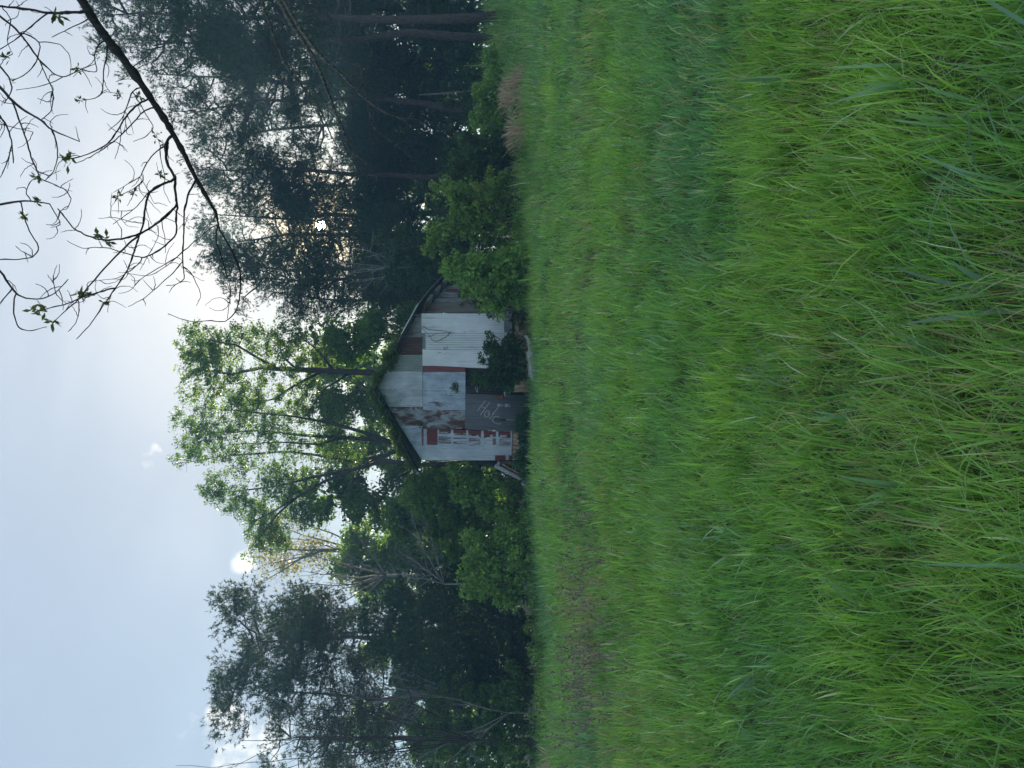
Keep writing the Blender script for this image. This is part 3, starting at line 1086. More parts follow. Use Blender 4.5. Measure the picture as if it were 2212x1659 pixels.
pine_copy(p_c, 388, 50, 430, 3.9, 'narrow pine behind the gap beside the sun', .7)

# left pines
GL = 'pines left of the barn'
lp = pine('umbrella topped pine standing over the dark cedar', 1388, 34, 478, 21, .58, .21, 640, True, (0, 0), None, GL, 'pine_bark', 13, 30)
pine_copy(p_d, 1345, 37, 590, 1.0, 'second pine stem close beside the umbrella topped pine', .8, GL)
pine_copy(p_f, 1490, 35, 545, 2.9, 'wide low pine left of the umbrella topped pine', 1.2, GL)
pine_copy(p_c, 1600, 36, 560, 5.5, 'pine at the far left end of the tree line', 1.15, GL)
pine_copy(p_e, 1700, 39, 560, 2.0, 'pine partly cut off by the left edge of the view', 1.1, GL)


# --- broad-leaved trees behind the barn
def pl(pts, Y, r0, r1, dys=None, root=None):
    q = [P(a, b, Y + (dys[k] if dys else 0)) for k, (a, b) in enumerate(pts)]
    if root is not None: q = [root] + q
    q = np.array(q)
    return (q, np.linspace(r0 * .78, r1 * .7, len(q)))


Y = 35
b = gbase(815, Y)
limbs = [pl([(900, 812), (800, 805), (700, 800), (600, 797), (560, 795), (500, 808), (440, 800)], Y, .26, .05, None, b - np.array([0, 0, .3])),
         pl([(600, 797), (560, 775), (510, 745), (450, 735)], Y, .11, .03, [0, -.4, -.8, -1]), pl([(700, 800), (640, 830), (590, 862), (520, 880)], Y, .10, .03, [0, .5, 1, 1.4]),
         pl([(640, 797), (610, 770), (600, 735), (560, 715)], Y, .08, .02, [0, .6, 1.1, 1.5]), pl([(760, 803), (700, 840), (660, 900)], Y, .08, .02), pl([(720, 800), (690, 760), (640, 720)], Y, .08, .02)]
lobes = [pxlobe(430, 745, 55, 48, Y), pxlobe(425, 815, 52, 45, Y, -.5), pxlobe(510, 730, 55, 42, Y, .6), pxlobe(520, 850, 75, 48, Y, .3), pxlobe(590, 735, 55, 45, Y), pxlobe(600, 790, 60, 45, Y, -1), pxlobe(650, 850, 55, 50, Y, .8),
         pxlobe(470, 780, 60, 60, Y), pxlobe(680, 740, 60, 55, Y, 1.0)]
tree('broadleaf_tree', 'tall backlit broadleaf tree with dark upright trunk behind the barn ridge', b, limbs, lobes, 620, seed=31, group='broadleaf trees behind the barn', per=40, size=.115, cols=YELGREEN[1:3] + GREEN, rad=(.16, .42), power=.36, extra_bare=90)

Y = 37
b = gbase(965, Y)
limbs = [pl([(960, 965), (880, 960), (820, 950), (740, 945), (650, 940), (560, 930), (450, 935)], Y, .24, .03, None, b - np.array([0, 0, .3])),
         pl([(880, 962), (830, 985), (760, 995), (700, 985), (620, 975), (480, 985), (400, 1000)], Y, .16, .02, [0, .2, .4, .6, .6, .6, .6]),
         pl([(860, 960), (790, 935), (720, 915), (640, 900), (540, 890), (430, 880)], Y, .14, .02, [0, -.4, -.7, -.9, -1, -1]),
         pl([(830, 985), (770, 1010), (720, 1020), (640, 1035), (560, 1040)], Y, .10, .02, [.2, .6, .8, .9, 1]),
         pl([(740, 945), (690, 960), (600, 955), (500, 960)], Y, .09, .02, [0, -.5, -.8, -1])]
lobes = [pxlobe(425, 900, 55, 50, Y), pxlobe(405, 985, 40, 45, Y, .5), pxlobe(455, 950, 60, 55, Y, -.5), pxlobe(530, 900, 65, 55, Y), pxlobe(540, 1000, 70, 50, Y, .6), pxlobe(620, 930, 70, 60, Y, -.6), pxlobe(640, 1020, 60, 45, Y, .4),
         pxlobe(720, 900, 70, 55, Y, .5), pxlobe(740, 980, 70, 55, Y), pxlobe(480, 1040, 45, 30, Y)]
tree('broadleaf_tree', 'many stemmed broadleaf tree with fine sparse leaves above the left roof slope', b, limbs, lobes, 760, seed=32, group='broadleaf trees behind the barn', per=36, size=.11, cols=GREEN + GREEN[:1], rad=(.16, .40), power=.36, extra_bare=120)

Y = 36
b = gbase(1000, Y)
limbs = [pl([(1000, 1000), (900, 1005), (830, 995), (760, 1015), (700, 1040), (640, 1075), (590, 1105), (540, 1130)], Y, .2, .03, None, b - np.array([0, 0, .3])),
         pl([(760, 1015), (680, 1030), (600, 1050), (520, 1060), (460, 1065)], Y, .11, .02, [0, .3, .5, .6, .6]), pl([(640, 1075), (600, 1110), (570, 1150), (540, 1185)], Y, .08, .02, [0, -.3, -.5, -.6]),
         pl([(900, 1005), (850, 1040), (820, 1080), (760, 1110)], Y, .08, .02, [0, -.3, -.6, -1])]
lobes = [pxlobe(455, 1062, 32, 26, Y), pxlobe(505, 1080, 42, 38, Y), pxlobe(560, 1120, 45, 45, Y, .4), pxlobe(590, 1165, 40, 40, Y, -.3), pxlobe(600, 1050, 50, 40, Y), pxlobe(650, 1100, 45, 45, Y, .5), pxlobe(540, 1185, 28, 25, Y)]
tree('broadleaf_tree', 'leaning broadleaf tree bending away from the barn roof with twin dark limbs', b, limbs, lobes, 430, seed=33, group='broadleaf trees behind the barn', per=36, size=.11, cols=GREEN, rad=(.16, .38), power=.36, extra_bare=80)


# dense mid-green understory trees, one mesh family
def round_tree(label, iy, Y, top_ix, wpx, seed, cols=GREEN, nc=230, per=44, size=.25, name='understory_tree', group='leafy understory trees', low=.12, rad=(.45, .8), bark='dark_bark', cat='tree', clear=None):
    rng = np.random.default_rng(seed)
    b = gbase(iy, Y); H = EYE + (1106 - top_ix) / F * Y - b[2]; W = wpx / F * Y
    tr = wob(rng, b - np.array([0, 0, .3]), b + np.array([0, 0, H * .85]), 7, .06)
    limbs = [(tr, np.linspace(.012 * H + .02, .02, 7))]
    lobes = []
    for k in range(11):
        f = low + (1 - low) * (k + .5) / 11; a = k * 2.4 + rng.random()
        r = W * (.35 + .35 * math.sin(min(1, f + .1) * PI)) * rng.uniform(.5, 1.1)
        c = b + np.array([math.cos(a) * r * .75, math.sin(a) * r * .75, H * f])
        s = W * .40 * rng.uniform(.75, 1.15)
        lobes.append((c[0], c[1], min(c[2], b[2] + H - s * .8), s, s, s * .85))
        limbs.append((wob(rng, [np.interp(f * 5, np.arange(7), tr[:, q]) for q in range(3)], c, 4, .1), np.linspace(.05, .015, 4)))
    return tree(name, label, b, limbs, lobes, nc, seed=seed, group=group, per=per, size=size, cols=cols, rad=rad, power=.38, bark=bark, cat=cat, clear=clear)


u1 = round_tree('mid green leafy tree filling the gap above the left roof slope', 1075, 39, 640, 105, 41)
u2 = round_tree('dense leafy tree low behind the barn ridge', 870, 40, 690, 100, 42, GREEN)
u3 = round_tree('leafy tree behind the right roof slope of the barn', 730, 38, 700, 90, 43, GREEN)
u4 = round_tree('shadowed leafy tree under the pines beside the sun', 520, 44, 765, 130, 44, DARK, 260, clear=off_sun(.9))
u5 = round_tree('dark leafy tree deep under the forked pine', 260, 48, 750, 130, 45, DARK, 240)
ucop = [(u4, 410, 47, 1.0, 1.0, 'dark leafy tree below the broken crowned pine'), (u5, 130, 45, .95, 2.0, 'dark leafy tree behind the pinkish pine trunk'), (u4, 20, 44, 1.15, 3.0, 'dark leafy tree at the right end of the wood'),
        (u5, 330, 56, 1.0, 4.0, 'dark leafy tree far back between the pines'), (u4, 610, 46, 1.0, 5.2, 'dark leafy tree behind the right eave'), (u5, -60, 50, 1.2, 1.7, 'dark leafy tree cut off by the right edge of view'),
        (u4, 200, 58, 1.25, .5, 'dark leafy tree farthest back in the pine wood'), (u1, 960, 44, 1.0, 1.1, 'leafy tree behind the many stemmed tree'), (u2, 1180, 43, 1.0, 2.6, 'leafy tree behind the bare grey tree'),
        (u2, 800, 48, 1.2, .9, 'leafy tree far behind the barn ridge'), (u1, 1560, 46, .95, 3.3, 'leafy tree behind the left pines'), (u2, 1400, 47, .95, 5.3, 'leafy tree far behind the cedar'), (u1, 1218, 41, .92, 2.0, 'leafy tree filling the gap below the yellow spring tree'), (u1, 1290, 46, .85, 4.4, 'leafy tree far behind the grey bare tree')]
for src, iy, Y, s, rz, lab in ucop:
    copy_thing(src, gbase(iy, Y), rz, s, lab)
round_tree('green sapling standing close behind the barn right eave', 585, 36.5, 845, 62, 46, [(.05, .115, .03), (.065, .135, .04), (.045, .10, .03)], 200, 42, .21, rad=(.35, .6))
round_tree('green sapling left of the barn under the leaning tree', 1060, 32, 880, 60, 47, GREEN, 190, 42, .21, rad=(.35, .6))
round_tree('dark green sapling between barn and cedar', 1130, 33, 830, 80, 48, GREEN, 220, 42, .21, rad=(.35, .6))
round_tree('pale green young tree between the cedar and the far left pine', 1470, 33, 850, 60, 49, [(.06, .13, .035), (.08, .16, .045)], 150, 40, .21, rad=(.35, .6))

# distant sparse yellow-green tree
Y = 52
b = gbase(1190, Y)
rng = np.random.default_rng(51)
limbs = [(wob(rng, b - np.array([0, 0, .3]), P(560, 1185, Y), 8, .05), np.linspace(.2, .03, 8))] + [(wob(rng, P(780 - k * 14, 1187, Y), P(600 - k * 6, 1110 + k * 22, Y + rng.uniform(-2, 2)), 6, .1), np.linspace(.07, .012, 6)) for k in range(8)]
lobes = [pxlobe(600, 1160, 70, 50, Y), pxlobe(600, 1220, 70, 45, Y), pxlobe(680, 1190, 60, 60, Y)]
tree('budding_tree', 'thin distant tree in yellow spring leaf left of the leaning tree', b, limbs, lobes, 200, seed=52, per=14, size=.2, cols=[(.22, .2, .05), (.28, .24, .08), (.16, .17, .05)], rad=(.4, .8), power=.7, extra_bare=160, group=None)


# --- cedar
Y = 31
b = gbase(1338, Y)
H = EYE + (1106 - 775) / F * Y - b[2]
rng = np.random.default_rng(61)
limbs = [(wob(rng, b - np.array([0, 0, .3]), b + np.array([0, 0, H * .97]), 8, .02), np.linspace(.19, .02, 8))]
lobes = []
for k in range(40):
    f = .15 + .85 * (k + .5) / 40; a = k * 2.4
    R = 3.05 * min(1.0, 1.45 * (1 - f) ** .75 + .08) * rng.uniform(.7, 1.05)
    c = b + np.array([math.cos(a) * R * .62, math.sin(a) * R * .62, H * f])
    lobes.append((c[0], c[1], c[2], .28 * R + .35, .28 * R + .35, .5 + .1 * R))
t = thing('cedar_tree', 'dense dark green conical cedar with short bare trunk at field edge', 'tree', b)
mb = MB(); mb.tube(rel(b, limbs[0][0]), limbs[0][1], 9)
C = rel(b, lobes_sample(rng, lobes, 700, .45))
D = grow_twigs(rng, mb, [(rel(b, limbs[0][0]), limbs[0][1])], C, .007, 3, upness=0)
mb.obj('trunk', M['pine_bark'], t, True)
D = nrm(C * np.array([1, 1, .15]))
V, T, tn = needle_sprays(rng, C, D, rng.uniform(.28, .5, len(C)), 12, 10, .15, .034, CEDAR, .1)
o = link('crown', mesh_np('crown', V, None, T, tn, (M['needle'],)), t); o['kind'] = 'stuff'


# --- bare grey trees
def bare_tree(label, iy, Y, root_ix, tips, seed, bark='grey_bark', r0=.06, group='bare grey trees', depth=1.2, sub=5, nm='bare_tree'):
    rng = np.random.default_rng(seed)
    b = gbase(iy, Y); t = thing(nm, label, 'tree', b, 0, group)
    mb = MB(); fork = P(root_ix, iy, Y)
    mb.tube(rel(b, wob(rng, b - np.array([0, 0, .2]), fork, 5, .04)), np.linspace(r0 * 1.3, r0, 5), 7)
    for (ix, jy) in tips:
        e = P(ix, jy, Y + rng.uniform(-depth, depth)); st = wob(rng, fork, e, 8, .10)
        mb.tube(rel(b, st), np.linspace(r0 * .75, .010, 8), 5)
        L = np.linalg.norm(e - fork)
        for k in range(sub):
            f = rng.uniform(.2, .95); a = np.array([np.interp(f * 7, np.arange(8), st[:, q]) for q in range(3)])
            d = nrm((e - fork) / L + rng.normal(size=3) * .55 + np.array([0, 0, .25])); e2 = a + d * L * rng.uniform(.2, .45)
            s2 = wob(rng, a, e2, 6, .12); mb.tube(rel(b, s2), np.linspace(.016, .006, 6), 4, False)
            for k2 in range(3):
                f = rng.uniform(.25, .95); a2 = np.array([np.interp(f * 5, np.arange(6), s2[:, q]) for q in range(3)])
                e3 = a2 + nrm(d + rng.normal(size=3) * .7 + np.array([0, 0, .2])) * L * rng.uniform(.08, .2)
                mb.tube(rel(b, wob(rng, a2, e3, 4, .12)), np.linspace(.009, .004, 4), 3, False)
    mb.obj('trunk', M[bark], t, True)
    return t


bare_tree('pale grey leafless tree fanning up between cedar and leaning tree', 1243, 34.5, 835, [(650, 1190), (640, 1230), (650, 1260), (680, 1290), (700, 1320), (720, 1180), (760, 1310), (780, 1165)], 71, r0=.06, sub=8)
bare_tree('leafless grey tree fanning up at the left side of the cedar', 1500, 29.5, 985, [(800, 1450), (790, 1480), (800, 1520), (840, 1560), (860, 1440), (900, 1580)], 72, r0=.04, sub=7)
bare_tree('leafless grey tree with arching stems beside the lone cedar, low right', 1262, 29, 960, [(860, 1190), (900, 1150), (840, 1230), (930, 1130)], 73, r0=.03, sub=5)
bare_tree('slender leafless tree at the left edge reaching over the pines', 1600, 27.6, 1030, [(520, 1600), (600, 1560), (640, 1530), (700, 1640), (740, 1510), (820, 1500), (560, 1650)], 74, 'dark_bark', .05, sub=7)
bare_tree('leaning leafless tree crossing the left shrubs', 1540, 28, 1100, [(830, 1480), (900, 1640), (960, 1650)], 75, r0=.03, sub=6)
bare_tree('pale leafless shrub rising behind the right roof slope', 575, 34, 900, [(790, 540), (770, 570), (800, 600), (830, 620), (820, 520), (760, 590)], 76, r0=.04, sub=6)
rng = np.random.default_rng(77)
t = thing('dead_tree', 'pale dead pole leaning inside the dark pine wood', 'dead tree', P(1030, 192, 41))
mb = MB(); mb.tube(rel(P(1030, 192, 41), wob(rng, P(1090, 188, 41), P(905, 205, 42), 6, .02)), np.linspace(.07, .04, 6), 7); mb.obj('trunk', M['grey_bark'], t, True)


# --- bushes
def bush(label, lobes, nc, seed, Y, iy, cols=BUSH, per=36, size=.145, rad=(.12, .36), group='bushes along the field edge', name='bush', stems=7):
    rng = np.random.default_rng(seed); b = gbase(iy, Y)
    sh = []
    for k in range(3 * len(lobes)):                     # stray shoots round the rim
        l = lobes[k % len(lobes)]; a = rng.uniform(-.5, PI + .5)
        sh.append((l[0] + math.cos(a) * l[3] * 1.1, l[1] - .3 * l[4] * rng.random(), l[2] + math.sin(a) * l[5] * 1.15, .16, .16, .24, .05 * l[3] * l[4] * l[5]))
    lobes = [(*l[:6], l[3] * l[4] * l[5]) for l in lobes] + sh
    limbs = []
    for k in range(stems):
        l = lobes[k % len(lobes)]
        limbs.append((wob(rng, b + np.array([rng.uniform(-.5, .5), rng.uniform(-.4, .4), -.15]), np.array(l[:3]) + rng.normal(size=3) * .2, 6, .12), np.linspace(.03, .01, 6)))
    return tree(name, label, b, limbs, lobes, nc, seed=seed, group=group, per=per, size=size, cols=cols, rad=rad, power=.36, cat='bush', extra_bare=30, r_end=.005, twig_sides=3, sides=5)


Y = 24.6
bush('bright green bush overlapping the barn right side wall', [pxlobe(1010, 600, 40, 42, Y), pxlobe(1060, 625, 45, 42, Y, -.2), pxlobe(1085, 575, 50, 45, Y), pxlobe(1110, 640, 30, 26, Y), pxlobe(985, 575, 25, 25, Y), pxlobe(1115, 595, 34, 50, Y)], 250, 81, Y, 600)
Y = 27
bush('yellowish bush crown rising right of the barn bush', [pxlobe(960, 400, 30, 26, Y), pxlobe(985, 470, 42, 46, Y), pxlobe(1040, 440, 55, 60, Y), pxlobe(950, 520, 45, 36, Y, .4), pxlobe(1075, 510, 60, 55, Y), pxlobe(1090, 420, 50, 50, Y)], 330, 82, Y, 465, YELGREEN + BUSH)
Y = 28
bush('grey green bush behind the dry grass, middle of the right hedge', [pxlobe(1050, 330, 50, 45, Y), pxlobe(1085, 370, 48, 42, Y), pxlobe(1010, 360, 42, 36, Y, .5), pxlobe(1095, 300, 40, 40, Y)], 260, 83, Y, 345, [(.05, .11, .035), (.065, .13, .04), (.085, .15, .04)])
Y = 31
bush('low light green bush between dry grass and pine trunks', [pxlobe(1070, 245, 32, 36, Y), pxlobe(1050, 205, 26, 34, Y), pxlobe(1085, 280, 30, 34, Y), pxlobe(1040, 265, 25, 26, Y), pxlobe(1068, 150, 18, 34, Y, 1.0)], 190, 84, Y, 235)
Y = 27.2
bush('light green bush left of the barn behind the sloping planks', [pxlobe(1000, 1020, 40, 30, Y, 1.4), pxlobe(1055, 1080, 55, 44, Y, 1.0), pxlobe(1110, 1118, 50, 46, Y, .8), pxlobe(1040, 1050, 40, 36, Y, 1.4), pxlobe(1125, 1060, 40, 40, Y, 1.9)], 260, 85, Y, 1070)
Y = 26.6
bush('large light green bush spreading in front of the cedar', [pxlobe(1050, 1190, 45, 48, Y), pxlobe(1090, 1240, 55, 52, Y), pxlobe(1035, 1250, 30, 40, Y), pxlobe(1120, 1180, 42, 50, Y), pxlobe(1100, 1290, 36, 26, Y), pxlobe(1010, 1275, 16, 24, Y)], 300, 86, Y, 1215)
Y = 29
bush('dark bush filling the space left of the barn wall', [pxlobe(930, 1060, 55, 60, Y), pxlobe(960, 1130, 60, 60, Y), pxlobe(1010, 1100, 60, 80, Y, 1.0), pxlobe(1040, 1190, 60, 70, Y, 1.2)], 260, 87, Y, 1100, GREEN)
Y = 29
bush('broad dark green bush at the left end of the field', [pxlobe(960, 1560, 60, 60, Y), pxlobe(1010, 1620, 70, 60, Y), pxlobe(1060, 1530, 60, 60, Y), pxlobe(1110, 1600, 55, 80, Y, -.5), pxlobe(1120, 1500, 45, 55, Y, -.5), pxlobe(940, 1640, 50, 40, Y, .6), pxlobe(1000, 1500, 50, 40, Y, .3)], 440, 88, Y, 1570, GREEN)
Y = 30
bush('dark shrub tangle under the left side of the cedar', [pxlobe(1100, 1440, 50, 50, Y), pxlobe(1120, 1380, 30, 60, Y, 1.0), pxlobe(1060, 1470, 45, 40, Y)], 150, 89, Y, 1440, DARK)
Y = 33
bush('tall blue green bush above the hedge, near the barn rear', [pxlobe(880, 540, 55, 50, Y), pxlobe(930, 590, 50, 45, Y), pxlobe(960, 510, 60, 55, Y), pxlobe(850, 590, 40, 34, Y)], 240, 90, Y, 560, [(.045, .11, .04), (.06, .13, .045), (.05, .10, .04)], group='bushes along the field edge')
Y = 36
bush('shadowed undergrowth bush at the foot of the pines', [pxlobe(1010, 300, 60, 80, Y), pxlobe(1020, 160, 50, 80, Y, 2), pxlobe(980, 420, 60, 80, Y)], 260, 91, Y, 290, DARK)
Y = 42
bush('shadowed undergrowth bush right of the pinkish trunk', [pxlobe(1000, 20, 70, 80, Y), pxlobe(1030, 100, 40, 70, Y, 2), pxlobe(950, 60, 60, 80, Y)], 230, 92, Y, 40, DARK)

# bramble in front of the white sheets
Y = 25.1
bush('dark green bramble growing up the white metal sheets beside the door', [pxlobe(1058, 735, 14, 24, Y), pxlobe(1075, 775, 24, 34, Y), pxlobe(1085, 805, 20, 25, Y), pxlobe(1060, 790, 18, 24, Y), pxlobe(1112, 800, 24, 40, Y), pxlobe(1045, 818, 28, 14, Y), pxlobe(1105, 760, 26, 40, Y)], 130, 93, Y, 780, [(.03, .085, .03), (.045, .11, .035), (.06, .13, .04)], per=46, size=.11, rad=(.14, .28), group='plants at the foot of the barn')
Y = 25.6
bush('twiggy weed growing against the barn right corner', [pxlobe(1060, 655, 45, 16, Y), pxlobe(1030, 640, 40, 14, Y), pxlobe(1115, 690, 18, 20, Y)], 50, 94, Y, 660, [(.045, .10, .03), (.06, .12, .035)], per=30, size=.09, rad=(.12, .24), group='plants at the foot of the barn')
for k, (iy, h, w) in enumerate(((905, 22, 18), (945, 26, 20), (980, 24, 20), (1010, 13, 12))):
    Y = 25.0
    bush(['leafy dark weed below the chalked door', 'broad leafed weed under the red painted sheet', 'leafy dark weed at the barn left corner', 'leafy weed at the foot of the sloping planks'][k],
         [pxlobe(1140, iy, h, w, Y), pxlobe(1148, iy + 12, h * .7, w, Y)], 46, 100 + k, Y, iy, [(.03, .09, .03), (.045, .12, .045), (.06, .14, .06)], per=34, size=.15, rad=(.12, .22), group='plants at the foot of the barn', stems=4)


# --- ragged undergrowth where the field meets the scrub
rng = np.random.default_rng(111)
ex = np.concatenate([rng.uniform(-15, -3.4, 330), rng.uniform(3.0, 13.5, 260)]); n = len(ex)
eyy = 26.3 + .5 * rng.normal(size=n) + 1.2 * S(6, 13, ex) + .8 * (fbm(ex * .8, ex * 0, 5) - .5)
eh = .12 + .75 * rng.random(n) ** 1.6 * np.clip(2 * fbm(ex * .7, eyy * .3, 6) - .35, .1, 1)
V, Q, tn = leaf_cards(rng, np.stack([ex, eyy, ground_z(ex, eyy) - G0 + eh], 1), rng.uniform(.12, .3, n), 30, .13, GREEN + BUSH, up=.3, asp=.4)
o = link('undergrowth', mesh_np('undergrowth', V, Q, None, tn, (M['leaf'],)))
tag(o, 'ragged low weeds where the field meets the scrub', 'undergrowth', None, 'stuff')

# --- distant wood behind everything, one mass
rng = np.random.default_rng(110)
n = 900
wx = rng.uniform(-48, 52, n); wy = rng.uniform(58, 70, n); hm = 5.0 + 4.0 * fbm(wx * .12, wy * .1, 4)
wz = (ground_z(wx, wy) - G0) + rng.random(n) ** .8 * hm
V, Q, tn = leaf_cards(rng, np.stack([wx, wy, wz], 1), rng.uniform(.8, 1.5, n), 55, .5, GREEN + DARK, up=.2)
o = link('distant_woods', mesh_np('distant_woods', V, Q, None, tn, (M['leaf'],)))
tag(o, 'far leafy wood closing the view behind the trees', 'woods', None, 'stuff')


# ------------------------------------------------------------------ vines on the barn
vine_rng = np.random.default_rng(120)
vt = thing('vine', 'green vine creeping along both roof edges and over the gable', 'vine', BO)
mb = MB()
EL = barn_w(ROOF_EDGE) + np.array([0, 0, .06]); ER = barn_w(ROOF_EDGE_R) + np.array([0, 0, .06])


def along(pts, t):
    return np.array([[np.interp(v * (len(pts) - 1), np.arange(len(pts)), pts[:, q]) for q in range(3)] for v in np.atleast_1d(t)])


for edge, t0, t1 in ((EL, 0, .97), (ER, 0, .62)):
    for k in range(3):
        tt = np.linspace(t0, t1, 40); pp = along(edge, tt) + vine_rng.normal(size=(40, 3)) * np.array([.05, .06, .05])
        mb.tube(rel(BO, pp), .012, 4)
C = []
tt = vine_rng.random(190) ** .9 * .95
C.append(along(EL, tt) + vine_rng.normal(size=(190, 3)) * np.array([.08, .14, .09]) + np.array([0, .02, .03]))
tt = .05 + vine_rng.random(95) * .5
C.append(along(ER, tt) + vine_rng.normal(size=(95, 3)) * np.array([.08, .12, .06]) + np.array([0, .02, .02]))
tt = .30 + vine_rng.random(40) * .14
C.append(along(ER, tt) + vine_rng.normal(size=(40, 3)) * np.array([.12, .12, .10]) + np.array([0, -.02, .0]))
C.append(P(866, 838, 25.6) + vine_rng.normal(size=(0, 3)))
C = np.concatenate(C)


def wall_vine(pts, conv, r):
    pp = np.array([front(*conv(*p)) for p in pts])
    t = np.linspace(0, len(pp) - 1, len(pp) * 4)
    q = np.stack([np.interp(t, np.arange(len(pp)), pp[:, 0]), np.full(len(t), -.085) - .02 * vine_rng.random(len(t)), np.interp(t, np.arange(len(pp)), pp[:, 1])], 1)
    for _ in range(2): q[1:-1] = .5 * q[1:-1] + .25 * (q[2:] + q[:-2])
    mb.tube(rel(BO, barn_w(q)), np.linspace(r, r * .5, len(q)), 5)


for pts, r in (([(390, 770), (440, 810), (540, 825), (640, 830), (740, 850), (800, 850)], .013), ([(430, 915), (490, 905), (540, 870), (620, 865), (700, 850), (740, 855)], .010),
               ([(745, 852), (690, 910), (610, 950), (560, 975), (510, 960), (480, 900), (440, 870), (370, 780)], .012), ([(60, 1030), (70, 940), (140, 900), (220, 870), (330, 860), (380, 790)], .010),
               ([(330, 1090), (350, 1000), (335, 930), (300, 880)], .008), ([(100, 1100), (40, 1050), (60, 960), (150, 880), (250, 830)], .009)):
    wall_vine(pts, c3, r)
c4 = lambda cx, cy: ((1600 + cx / 3.318) / 1.8228, (1500 + cy / 3.318) / 1.8228)
for pts, r in (([(210, 610), (280, 600), (380, 600), (480, 605), (580, 605), (700, 620), (790, 600)], .011), ([(250, 700), (300, 630), (380, 605)], .008), ([(270, 720), (340, 770), (420, 785), (510, 755)], .008),
               ([(215, 500), (260, 475), (330, 475), (390, 500)], .008), ([(230, 590), (300, 510), (370, 410)], .008), ([(60, 620), (160, 600), (240, 590)], .008), ([(20, 770), (90, 720), (200, 650)], .007)):
    wall_vine(pts, c4, r)
for cx, cy, k in ((640, 850, 2), (665, 872, 2), (440, 1090, 2)):
    q = front(*c1(cx, cy)); C = np.concatenate([C, barn_w(np.stack([q[0] + vine_rng.normal(size=k) * .08, np.full(k, -.10), q[1] + vine_rng.normal(size=k) * .08], 1))])
mb.obj('vine_stem', M['brown_wood'], vt)
V, Q, tn = leaf_cards(vine_rng, rel(BO, C), .13, 22, .085, [(.09, .16, .03), (.12, .19, .035), (.07, .13, .03)])
o = link('foliage', mesh_np('foliage', V, Q, None, tn, (M['leaf'],)), vt); o['kind'] = 'stuff'

# ------------------------------------------------------------------ plank ramp on the barn's left side
c6 = lambda cx, cy: ((1900 + cx / 3.318) / 1.8228, (1800 + cy / 3.318) / 1.8228)
YR = 26.9


def r6(cx, cy, dy=0.0): return P(*c6(cx, cy), YR + dy)


ramp_root = thing('plank_ramp', 'weathered grey plank ramp sloping down from barn left wall', 'ramp', np.array([*r6(640, 390)[:2], gz(*r6(640, 390)[:2])]))
RB = np.array(ramp_root.location)


def board(a, b, th, dy0, dy1, mat, name):
    """a board between two picture points, th thick downwards, dy0..dy1 deep"""
    q = MB(); a0, b0, a1, b1 = (r6(*a, dy0), r6(*b, dy0), r6(*a, dy1), r6(*b, dy1))
    a1[0], a1[2], b1[0], b1[2] = a0[0], a0[2], b0[0], b0[2]
    dv = nrm((b0 - a0) * np.array([1, 0, 1])); dn = np.array([dv[2], 0, -dv[0]]);
    if dn[2] > 0: dn = -dn
    q.hexa([rel(RB, p + dn * th) for p in (a0, b0, b1, a1)], [rel(RB, p) for p in (a0, b0, b1, a1)])
    return q.obj(name, M[mat], ramp_root)


for k in range(6):
    board((160, 140), (690, 405), .035, k * .21, k * .21 + .2, 'grey_wood', 'plank')
board((150, 128), (670, 385), .115, -.04, -.003, 'grey_wood', 'edge_board')
board((500, 350), (585, 412), .07, -.07, -.043, 'grey_wood', 'cleat')
board((240, 120), (660, 350), .10, .02, .10, 'brown_wood', 'stringer')
board((240, 120), (660, 350), .10, 1.0, 1.08, 'brown_wood', 'stringer')
board((250, 95), (670, 330), .035, -.02, .015, 'tan_wood', 'lower_rail')
for dy in (.12, .9):
    q = MB(); p = r6(215, 75, dy); q.box(rel(RB, (p[0] - .06, p[1] - .05, RB[2] - .3)), rel(RB, (p[0] + .06, p[1] + .05, p[2]))); q.obj('post', M['brown_wood'], ramp_root)
board((180, 100), (205, 55), .12, -.03, .3, 'grey_wood', 'end_board')

# pale slab lying before the barn
sl = [c1(1116, 530), c1(1150, 585), c1(1158, 690), c1(1182, 838), c1(1150, 790), c1(1128, 640)]
sp = np.array([P(ix, iy, 24.6) for ix, iy in sl])
sbase = sp.mean(0)
zt = sp - sbase
st_ = thing('tin_sheet', 'pale weathered sheet lying bent on the grass before the barn', 'sheet', sbase)
top = zt.copy(); V = np.concatenate([top, top + np.array([0, .55, .10]), top + np.array([0, .02, -.03]), top + np.array([0, .57, .07])])
q = MB(); n6 = 6
Qd = []
for k in range(5):
    Qd += [(k, k + 1, n6 + k + 1, n6 + k), (2 * n6 + k + 1, 2 * n6 + k, 3 * n6 + k, 3 * n6 + k + 1), (k + 1, k, 2 * n6 + k, 2 * n6 + k + 1)]
q.add(V, Qd); q.add(V, [(0, 5, 4, 1), (1, 4, 3, 2)])
q.obj('sheet_face', M['slab'], st_)

# crumpled bag
bp = ground_at(1150, 372); bp = P(1139, 372, 26.0)
rng = np.random.default_rng(130)
import bmesh
bm = bmesh.new(); bmesh.ops.create_icosphere(bm, subdivisions=3, radius=.13)
for v_ in bm.verts:
    k = .7 + .5 * float(vnoise(v_.co.x * 9 + 5, v_.co.y * 9 + v_.co.z * 13, 3)); v_.co = v_.co * k; v_.co.z *= .6; v_.co.x *= 1.3
me = bpy.data.meshes.new('plastic_bag'); bm.to_mesh(me); bm.free(); me.materials.append(M['plastic'])
o = link('plastic_bag', me); o.location = (bp[0], bp[1], gz(bp[0], bp[1]) + .36)
tag(o, 'small crumpled pale bag caught in the grass right of the bushes', 'bag')
